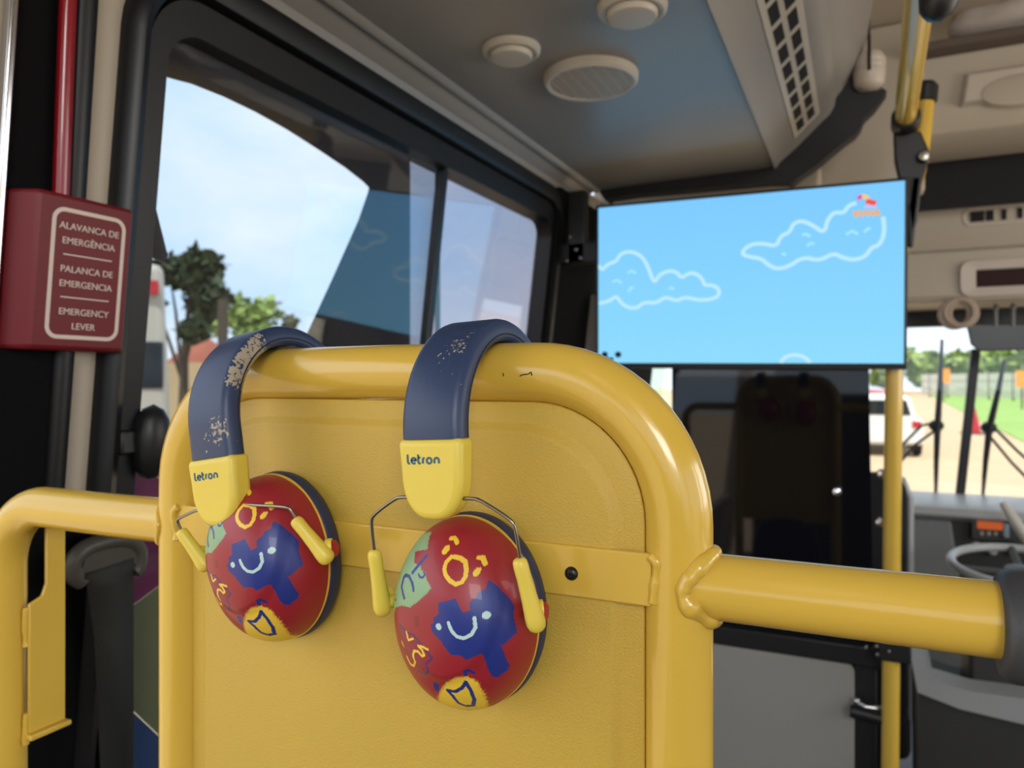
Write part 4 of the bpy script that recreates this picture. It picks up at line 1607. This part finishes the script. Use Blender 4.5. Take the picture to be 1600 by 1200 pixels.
# coiled rope ring
rp_ = P(1499, 488, 2.72)
rc = thing('rope_coil', rp_, 'beige rope coil hanging under the front header', 'rope')
g = G()
for k_, (dx, dz, rr) in enumerate(((0, 0, 0.040), (-0.012, -0.004, 0.041), (0.012, -0.002, 0.038))):
    cc_ = rp_ + Vector((dx, 0.008 * k_, dz))
    g.tube([cc_ + Vector((rr * math.cos(2 * PI * i / 30), 0.004 * math.sin(2 * PI * i / 30 + k_), rr * 1.05 * math.sin(2 * PI * i / 30))) for i in range(30)], 0.0085, 10, closed=True)
build('rope_loops', g, ROPE, rc)
g = G().tube([rp_ + Vector((0.005, 0.005, 0.035)), Vector((rp_.x + 0.005, Y2 + 0.01, zb2 + 0.004))], 0.006, 10)
build('rope_end', g, ROPE, rc)

# sun visor
vs_ = thing('sun_visor', P(1560, 525, 2.95), 'dark sun visor hanging over the windscreen centre', 'visor')
g = G()
Yv = 2.95
g.prism([P(1510, 506, Yv), P(1640, 506, Yv), P(1640, 546, Yv), P(1530, 549, Yv), P(1517, 538, Yv)], (0, 0.015, 0))
build('visor_flap', g, mat('visor_smoke', '#2E3136', rough=0.35), vs_, bevel=0.004)
for x in (1556, 1583):
    xq = P(x, 490, Yv).x
    g = G().tube([Vector((xq, Yv, zb2 + 0.001)), P(x, 510, Yv)], 0.006, 10)
    g.ball((xq, Yv - 0.002, zb2 - 0.010), 0.010, 0.010, 0.010, 14, 8)
    build('visor_arm', g, DASHG, vs_)

# windscreen
YW = 3.30
ws = thing('window_3', (0.4, YW, -0.50), kind='structure')
zw0, zw1 = P(1500, 782, YW).z - 0.05, P(1500, 505, YW).z + 0.25
g = G().box(-0.80, 1.6, YW, YW + 0.006, zw0, zw1)
build('windscreen_glass', g, G_FRONT, ws, smooth=False)
g = G()
g.prism([P(1518, 545, YW - 0.01), P(1533, 545, YW - 0.01), P(1507, 785, YW - 0.01), P(1492, 785, YW - 0.01)], (0, 0.03, 0))
build('centre_post', g, RUBBERS, ws, bevel=0.004)


def wiper(pts, hub, arms, label):
    t_ = thing('wiper', P(pts[0][0], pts[-1][1], YW + 0.06), label, 'wiper', 'wipers on the windscreen')
    g = G().tube([P(x, y, YW + 0.05) for x, y in pts], [0.006, 0.010, 0.013, 0.010, 0.006][:len(pts)], 10)
    build('blade', g, RUBBERS, t_)
    g = G().ball(P(hub[0], hub[1], YW + 0.06), 0.028, 0.02, 0.024, 16, 10)
    build('hub', g, BLACKP, t_)
    for a_ in arms:
        g = G().tube([P(x, y, YW + 0.06) for x, y in a_], 0.0055, 10)
        build('wiper_arm', g, BLACKP, t_)


wiper([(1472, 530), (1469, 600), (1465, 664), (1463, 720), (1462, 782)], (1463, 665), [[(1462, 660), (1440, 665), (1415, 690), (1385, 722)], [(1462, 672), (1430, 695), (1400, 730), (1385, 748)]], 'windscreen wiper nearer the yellow pole')
wiper([(1569, 562), (1560, 610), (1546, 668), (1540, 720), (1535, 782)], (1545, 668), [[(1540, 665), (1555, 670), (1590, 705), (1625, 735)], [(1545, 680), (1580, 722), (1625, 768)]], 'windscreen wiper right of the centre post')

# dashboard
da = thing('dashboard', (0.8, 3.0, -1.40), 'grey and black dashboard with radio below the windscreen', 'dashboard')
Yd_ = 2.95
zd = P(1500, 781, 3.1).z
g = G()
g.prism([(0.02, y, z) for y, z in ((Yd_ - 0.02, zd - 0.035), (Yd_ - 0.005, zd - 0.01), (Yd_ + 0.03, zd), (3.29, zd - 0.002), (3.29, zd - 0.06), (Yd_ + 0.02, zd - 0.06))], (1.57, 0, 0))
build('dash_top', g, SILVER, da, bevel=0.006)
g = G()
xk0, xk1 = P(1425, 850, Yd_).x, P(1492, 850, Yd_).x
zl = P(1500, 905, Yd_).z
g.hexa([(xk0 - 0.02, Yd_ + 0.02, zl - 0.4), (xk1 + 0.07, Yd_ + 0.02, zl - 0.4), (xk1 - 0.01, Yd_ + 0.02, zd - 0.055), (xk0 - 0.02, Yd_ + 0.02, zd - 0.055)], [(xk0 - 0.02, Yd_ + 0.2, zl - 0.4), (xk1 + 0.07, Yd_ + 0.2, zl - 0.4), (xk1 - 0.01, Yd_ + 0.2, zd - 0.055), (xk0 - 0.02, Yd_ + 0.2, zd - 0.055)])
build('side_cheek', g, DASHG, da, bevel=0.006)
g = G()
g.box(xk1 - 0.02, 1.59, Yd_ + 0.035, Yd_ + 0.2, zl - 0.4, zd - 0.05)
build('dash_face', g, DASHD, da, bevel=0.01)


def dbox(name, x0, y0, x1, y1, m_, par, Yq, dep):
    a_, b_ = P(x0, y1, Yq), P(x1, y0, Yq)
    g = G().box(a_.x, b_.x, Yq, Yq + dep, min(a_.z, b_.z), max(a_.z, b_.z))
    return build(name, g, m_, par, bevel=0.002)


rd = dbox('radio', 1518, 808, 1586, 842, mat('radio_face', '#3A3734', rough=0.4), da, Yd_ + 0.005, 0.05)
dbox('radio_display', 1527, 814, 1567, 826, emis('radio_orange', (200, 95, 50), 0.8), rd, Yd_ + 0.002, 0.006)
for x in (1534, 1545, 1556, 1566):
    dbox('radio_key', x - 3, 831, x + 3, 837, GREYP, rd, Yd_ + 0.001, 0.006)
dbox('radio_knob', 1568, 820, 1577, 840, mat('knob_silverblue', '#8EA0AC', rough=0.3), rd, Yd_ - 0.008, 0.014)
for x, y in ((1524, 852), (1551, 860)):
    p = P(x, y, Yd_ + 0.03)
    g = G().lathe([(0.0001, 0.02), (0.012, 0.018), (0.016, 0.0), (0.016, -0.008)], p, (0, -1, 0), 16)
    build('dash_knob', g, SILVER, da)
p = P(1582, 862, Yd_ + 0.03)
g = G().lathe([(0.0001, 0.02), (0.010, 0.018), (0.012, 0.0), (0.012, -0.008)], p, (0, -1, 0), 16)
build('red_button', g, RED, da)
# pale lever
lvr = thing('gear_lever', P(1580, 815, 2.8), 'pale slanting lever in front of the dashboard radio', 'lever')
g = G().tube([P(1566, 785, 2.8), P(1580, 806, 2.79), P(1598, 832, 2.78), P(1650, 900, 2.78)], [0.010, 0.016, 0.018, 0.018], 14)
build('lever_rod', g, CREAM, lvr)
# steering wheel lying flat
sw = thing('steering_wheel', P(1600, 893, 2.35), 'grey steering wheel seen edge-on at the right picture edge', 'steering wheel')
cw = P(1598, 886, 2.35)
rw = 0.165
tilt = Vector((0, 0.97, 0.10)).normalized()
g = G().tube([cw + Vector((1, 0, 0)) * (rw * math.cos(2 * PI * i / 60)) + tilt * (rw * math.sin(2 * PI * i / 60)) for i in range(60)], 0.0115, 14, closed=True)
build('wheel_rim', g, SILVER, sw)
for a_ in (200, 330, 90):
    g = G().tube([cw + Vector((0, 0, -0.02)), cw + Vector((1, 0, 0)) * (rw * math.cos(math.radians(a_))) + tilt * (rw * math.sin(math.radians(a_)))], 0.010, 10)
    build('spoke', g, DASHD, sw)
g = G().lathe([(0.0001, 0.0), (0.04, -0.005), (0.05, -0.03), (0.035, -0.07), (0.03, -0.11)], cw, (0, -0.1, 1), 24)
build('wheel_hub', g, BLACKP, sw)

# console with a bent grey trim in the lower right
co_ = thing('engine_cover', (0.5, 2.2, -1.40), 'dark engine cover with bent grey trim below the dashboard', 'engine cover')
Yc_ = 2.05
tr_ = [(1418, 1000), (1434, 1082), (1500, 1108), (1600, 1132), (1700, 1150)]
tr2 = [(1440, 1005), (1452, 1062), (1512, 1080), (1600, 1092), (1700, 1104)]
lo_pts = [P(x, y, Yc_) for x, y in tr_]
hi_pts = [P(x, y, Yc_ + 0.02) for x, y in tr2]
g = G()
n = len(lo_pts)
bk = [p + Vector((0.010, 0.06, 0.010)) for p in hi_pts]
vs = lo_pts + hi_pts + bk + [p + Vector((0, 0.03, -0.012)) for p in lo_pts]
fs = []
for i in range(n - 1):
    fs += [(i, i + 1, n + i + 1, n + i), (n + i, n + i + 1, 2 * n + i + 1, 2 * n + i), (3 * n + i, 3 * n + i + 1, i + 1, i)]
g.add(vs, fs)
build('cover_trim', g, DASHG, co_, angle=25)
g = G()
face = [P(1436, 1082, Yc_ + 0.01), P(1500, 1106, Yc_ + 0.01), P(1600, 1130, Yc_ + 0.01), P(1700, 1148, Yc_ + 0.01)]
dn = [Vector((p.x + 0.004, p.y - 0.02, -1.40)) for p in face]
g.add(face + dn + [p + Vector((0, 0.30, 0)) for p in face] + [p + Vector((0, 0.30, 0)) for p in dn],
      [(i, i + 1, 5 + i, 4 + i) for i in range(3)] + [(0, 4, 12, 8), (8, 9, 1, 0), (9, 10, 2, 1), (10, 11, 3, 2)])
build('cover_body', g, DASHD, co_, angle=25)
g = G()
a_, b_ = P(1512, 1076, Yc_ + 0.12), P(1700, 1030, Yc_ + 0.12)
g.box(a_.x, b_.x, Yc_ + 0.085, Yc_ + 0.28, P(1512, 1085, Yc_ + 0.12).z - 0.02, P(1512, 1000, Yc_ + 0.12).z)
build('cover_top', g, DASHD, co_, bevel=0.01)

# seat back between pole and dashboard
st = thing('driver_seat', (P(1392, 850, 2.5).x, 2.5, -1.40), 'black seat back with pale edge behind the yellow pole', 'seat')
g = G()
x0_, x1_ = P(1362, 800, 2.5).x, P(1418, 800, 2.5).x
zt_ = P(1390, 742, 2.5).z
g.prism([(u, 2.5, v) for u, v in rrect(x0_ - 0.15, x1_, zt_ - 0.75, zt_, 0.05, 8)], (0, 0.09, 0))
build('seat_back', g, BLACKFAB, st, bevel=0.02, seg=3)
g = G()
g.box(x0_ - 0.17, x1_ + 0.01, 2.48, 2.95, zt_ - 0.86, zt_ - 0.72)
build('seat_cushion', g, BLACKFAB, st, bevel=0.03, seg=3)
g = G()
g.box((x0_ + x1_) / 2 - 0.12, (x0_ + x1_) / 2 + 0.02, 2.6, 2.8, -1.40, zt_ - 0.85)
build('seat_base', g, BLACKP, st, bevel=0.01)
g = G().tube([(x1_ + 0.008, 2.52, zt_ - 0.75), (x1_ + 0.008, 2.52, zt_ - 0.07), (x1_ - 0.012, 2.52, zt_ - 0.015), (x1_ - 0.06, 2.52, zt_ + 0.008)], 0.010, 12)
build('edge_piping', g, SILVER, st)

# bundle of white cloth on the top shelf
cb_ = thing('cloth_bundle', (P(1545, 20, Yh).x, Yh + 0.05, ztop + 0.025), 'soiled white cloth bundle lying on the locker shelf', 'cloth bundle')
g = G()
cc_ = P(1560, 2, Yh + 0.06)
g.ball((cc_.x + 0.04, cc_.y, ztop + 0.025 + 0.06), 0.16, 0.08, 0.06, 40, 24)
for i, v in enumerate(g.v):
    k_ = 1 + 0.16 * noise.noise(v * 14) + 0.08 * noise.noise(v * 35)
    cen = Vector((cc_.x + 0.04, cc_.y, ztop + 0.085))
    g.v[i] = cen + (v - cen) * k_
    g.v[i].z = max(g.v[i].z, ztop + 0.0255)
build('cloth', g, CLOTH, cb_)

# =================================================================== OUTSIDE
ZG = -1.85
g = G().add([(-90, -40, ZG), (90, -40, ZG), (90, 160, ZG), (-90, 160, ZG)], [(0, 1, 2, 3)])
struct(build('ground', g, ASPH, smooth=False))


def PGr(px, py, dz=0.0):
    d = ray(px, py)
    return d * ((ZG + dz) / d.z)


g = G()
g.add([PGr(1440, 612, 0.02), PGr(1600, 690, 0.02), PGr(1800, 760, 0.02), PGr(1900, 660, 0.02), PGr(1900, 602.5, 0.02), PGr(1440, 602.5, 0.02)], [(0, 1, 2, 3, 4, 5)])
vg = build('grass', g, GRASS, smooth=False)
tag(vg, 'bright green grass verge beside the earth road ahead', 'grass', kind='stuff')


def tree(px, base_d, w_px, top_py, label, m_leaf=LEAF, nleaf=1600, ls=0.22, seed=1, sparse=False, trunk_frac=0.35, grp=None):
    rnd = random.Random(seed)
    d = ray(px, 595)
    o = d * (base_d / math.hypot(d.x, d.y) * 1.0)
    o.z = ZG
    dep = o.x * -sT + o.y * cT
    H_ = (595 - top_py) / F * dep - ZG
    Rw = w_px / F * dep / 2
    t_ = thing('tree', o, label, 'tree', grp)
    g = G()
    th = H_ * trunk_frac
    g.tube([o, o + Vector((0.02, 0, th * 0.6)), o + Vector((0.05, 0.02, th + 0.3 * (H_ - th)))], [0.05 * H_ * 0.5, 0.04 * H_ * 0.5, 0.02 * H_ * 0.5], 10)
    cen = o + Vector((0, 0, (th + H_) / 2))
    rz = (H_ - th) / 2
    blobs = []
    for i in range(9 if sparse else 16):
        a_ = rnd.uniform(0, 2 * PI)
        rr = rnd.uniform(0.25, 0.85)
        zz = rnd.uniform(-0.8, 0.8)
        q = cen + Vector((math.cos(a_) * rr * Rw * math.sqrt(1 - zz * zz * 0.8), math.sin(a_) * rr * Rw * math.sqrt(1 - zz * zz * 0.8), zz * rz * 0.85))
        blobs.append((q, rnd.uniform(0.25, 0.42) * min(Rw, rz * 1.2)))
        g.tube([o + Vector((0, 0, th * rnd.uniform(0.7, 1.0))), (o + Vector((0, 0, th))).lerp(q, 0.5) + Vector((0, 0, 0.05)), q], [0.03 * H_ * 0.3, 0.02 * H_ * 0.3, 0.006 * H_ * 0.3], 6)
    build('trunk', g, BARK, t_)
    g = G()
    for i in range(nleaf):
        q, r_ = rnd.choice(blobs)
        v = Vector((rnd.gauss(0, 1), rnd.gauss(0, 1), rnd.gauss(0, 1))).normalized() * r_ * rnd.uniform(0.5, 1.1)
        p = q + v
        a_ = Vector((rnd.gauss(0, 1), rnd.gauss(0, 1), rnd.gauss(0, 0.6))).normalized()
        b_ = a_.cross(Vector((rnd.gauss(0, 1), rnd.gauss(0, 1), rnd.gauss(0, 1)))).normalized()
        s_ = ls * rnd.uniform(0.6, 1.3)
        g.add([p - a_ * s_ * 0.5, p + b_ * s_ * 0.3, p + a_ * s_ * 0.5, p - b_ * s_ * 0.3], [(0, 1, 2, 3)])
    build('crown', g, m_leaf, t_, smooth=False)


tree(285, 14, 140, 362, 'dark spreading tree seen through the side window above the pale van', LEAFD, 900, 0.30, 3, True, 0.5)
tree(385, 30, 120, 455, 'round olive tree outside the side window beside the ear muffs', LEAF, 1500, 0.5, 5, False, 0.3)
tree(440, 34, 60, 474, 'small dark tree at the corner of the clear side window area', LEAFD, 800, 0.5, 9, False, 0.3)
for i, (px, w_, top_) in enumerate(((1400, 90, 545), (1450, 80, 553), (1500, 90, 549), (1550, 90, 541), (1605, 110, 536), (1670, 110, 530))):
    lab = ('bushy green tree ahead, mostly behind the television edge', 'low green tree ahead left of the first wiper', 'green tree ahead between first wiper and centre post', 'green tree ahead behind the centre post and visor',
           'taller green tree ahead near the right picture edge', 'green tree ahead just outside the right picture edge')[i]
    tree(px, 112 + 20 * (i % 2), w_ * 0.9, top_, lab, LEAF, 900, 1.9, 20 + i, False, 0.2, 'trees ahead of the bus')

# pale van left
v0 = ray(232, 595)
vanc = v0 * 6.5
van = thing('van', (vanc.x, vanc.y, ZG), 'pale van parked outside the rear edge of the side window', 'van')
vx = Vector((v0.x, v0.y, 0)).normalized()
vs_d = Vector((-vx.y, vx.x, 0)) * -1.0      # to the right in view


def vanbox(u0, u1, w0, w1, z0, z1):
    o = Vector((vanc.x, vanc.y, ZG))
    b_ = [o + vs_d * u + vx * w + Vector((0, 0, z0)) for u, w in ((u0, w0), (u1, w0), (u1, w1), (u0, w1))]
    t2 = [o + vs_d * u + vx * w + Vector((0, 0, z1)) for u, w in ((u0, w0), (u1, w0), (u1, w1), (u0, w1))]
    return b_, t2


g = G()
b_, t2 = vanbox(-2.2, 0.22, 0, 1.9, 0.45, 2.9)
t2[1] = t2[1] + vs_d * -0.10
t2[2] = t2[2] + vs_d * -0.10
g.hexa(b_, t2)
build('van_body', g, mat('van_paint', '#A9A498', rough=0.4), van, bevel=0.08, seg=3)
g = G()
g.hexa(*vanbox(-1.9, 0.12, -0.02, 0.05, 1.78, 2.2))
build('van_window', g, CARGLASS, van, bevel=0.02)
g = G()
g.hexa(*vanbox(-0.02, 0.08, -0.05, 0.02, 2.62, 2.74))
build('van_light', g, RED, van)
for u in (-1.7, -0.2):
    o = Vector((vanc.x, vanc.y, ZG)) + vs_d * u + vx * 0.1 + Vector((0, 0, 0.36))
    g = G().lathe([(0.0001, -0.13), (0.28, -0.13), (0.36, -0.08), (0.36, 0.08), (0.28, 0.13), (0.0001, 0.13)], o, vx, 24)
    build('wheel', g, TYRE, van)

# red earth mound and tan wall outside left
mo = PGr(300, 640)
d = ray(312, 595) * 22
g = G()
g.ball((d.x, d.y, ZG), 1.0, 1.4, 3.4, 24, 12)
for i, v in enumerate(g.v):
    g.v[i] = Vector((d.x, d.y, ZG)) + (v - Vector((d.x, d.y, ZG))) * (1 + 0.15 * noise.noise(v * 0.9))
    g.v[i].z = max(g.v[i].z, ZG - 0.05)
tag(build('earth_mound', g, EARTHRED), 'reddish earth mound beyond the pale van', 'mound')
g = G()
a_, b_ = ray(255, 595) * 14, ray(470, 595) * 14
g.prism([(a_.x, a_.y, ZG), (b_.x, b_.y, ZG), (b_.x, b_.y, ZG + 2.2), (a_.x, a_.y, ZG + 2.2)], (0, 0.3, 0))
tag(build('boundary_wall', g, TANWALL, smooth=False), 'tan boundary wall outside the side window', 'garden wall')
d = ray(348, 595) * 9
g = G().tube([(d.x, d.y, ZG), (d.x, d.y, 1.0)], 0.06, 14)
tag(build('roadside_post', g, BARK), 'dark roadside post standing left of the olive tree', 'post')


def car(px, dist, paint, label, flip=1):
    d = ray(px, 595)
    o = d * (dist / d.y)
    t_ = thing('car', (o.x, o.y, ZG), label, 'car', 'cars on the road ahead')
    side = [(-0.85, 0.30), (-0.88, 0.75), (-0.82, 0.92), (-0.70, 1.00), (-0.58, 1.42), (-0.5, 1.48), (0.5, 1.48), (0.58, 1.42), (0.70, 1.00), (0.82, 0.92), (0.88, 0.75), (0.85, 0.30)]
    g = G().prism([(o.x + x, o.y, ZG + z) for x, z in side], (0, 3.9, 0))
    build('car_body', g, paint, t_, bevel=0.08, seg=3)
    g = G().prism([(o.x + x, o.y - 0.012, ZG + z) for x, z in ((-0.60, 1.02), (0.60, 1.02), (0.50, 1.38), (-0.50, 1.38))], (0, 0.03, 0))
    build('rear_window', g, CARGLASS, t_)
    for s_ in (-1, 1):
        g = G().box(o.x + s_ * 0.72 - 0.10, o.x + s_ * 0.72 + 0.10, o.y - 0.02, o.y + 0.05, ZG + 0.72, ZG + 0.88)
        build('tail_light', g, RED, t_)
        for yy in (0.6, 3.2):
            g = G().lathe([(0.0001, -0.10), (0.24, -0.10), (0.30, -0.06), (0.30, 0.06), (0.24, 0.10), (0.0001, 0.10)], (o.x + s_ * 0.76, o.y + yy, ZG + 0.30), (1, 0, 0), 20)
            build('wheel', g, TYRE, t_)


car(1380, 20, WHITEP, 'white car on the earth road, half behind the yellow pole')
car(1366, 31, CARRED, 'red car farther ahead beyond the white car')

# pale board fence on the right
g = G()
a_, b_ = PGr(1440, 620), PGr(1900, 640)
for k_ in range(3):
    z0 = ZG + 0.25 + k_ * 0.80
    g.prism([(a_.x, a_.y, z0), (b_.x, b_.y, z0), (b_.x, b_.y, z0 + 0.74), (a_.x, a_.y, z0 + 0.74)], (0.0, 0.05, 0))
fe = thing('board_fence', (a_.x, a_.y, ZG), 'long pale board fence behind the grass verge ahead', 'fence')
build('fence_boards', g, mat('fence_white', '#D2CEBE', rough=0.7), fe, smooth=False)
for i in range(10):
    q = a_.lerp(b_, (i + 0.5) / 10)
    g = G().box(q.x - 0.08, q.x + 0.08, q.y + 0.05, q.y + 0.2, ZG, ZG + 2.7)
    build('fence_post', g, BARK, fe, smooth=False)
for x, y, lab in ((1475, 628, 'orange roadside marker post near the first wiper'), (1597, 640, 'orange roadside marker post at the right picture edge')):
    q = PGr(x, y)
    hh = (y - 562) / F * (q.x * -sT + q.y * cT)
    g = G().tube([(q.x, q.y, ZG), (q.x, q.y, ZG + hh * 0.7)], 0.05, 10)
    t_ = thing('marker_post', (q.x, q.y, ZG), lab, 'marker post', 'orange marker posts')
    build('post_stem', g, BARK, t_)
    wq = 7 / F * q.y
    g = G().box(q.x - wq, q.x + wq, q.y - 0.08, q.y - 0.05, ZG + hh * 0.45, ZG + hh * 0.78)
    build('marker_plate', g, ORANGE, t_)
q = PGr(1521, 678)
hh = 42 / F * (q.x * -sT + q.y * cT)
co2 = thing('traffic_cone', (q.x, q.y, ZG), 'red traffic cone on the road behind the centre post', 'cone')
g = G().lathe([(hh * 0.34, 0.03), (hh * 0.26, 0.04), (hh * 0.06, hh), (0.0005, hh)], (q.x, q.y, ZG), (0, 0, 1), 20)
build('cone_body', g, CARRED, co2)
g = G().box(q.x - hh * 0.4, q.x + hh * 0.4, q.y - hh * 0.4, q.y + hh * 0.4, ZG, ZG + 0.04)
build('cone_base', g, TYRE, co2)
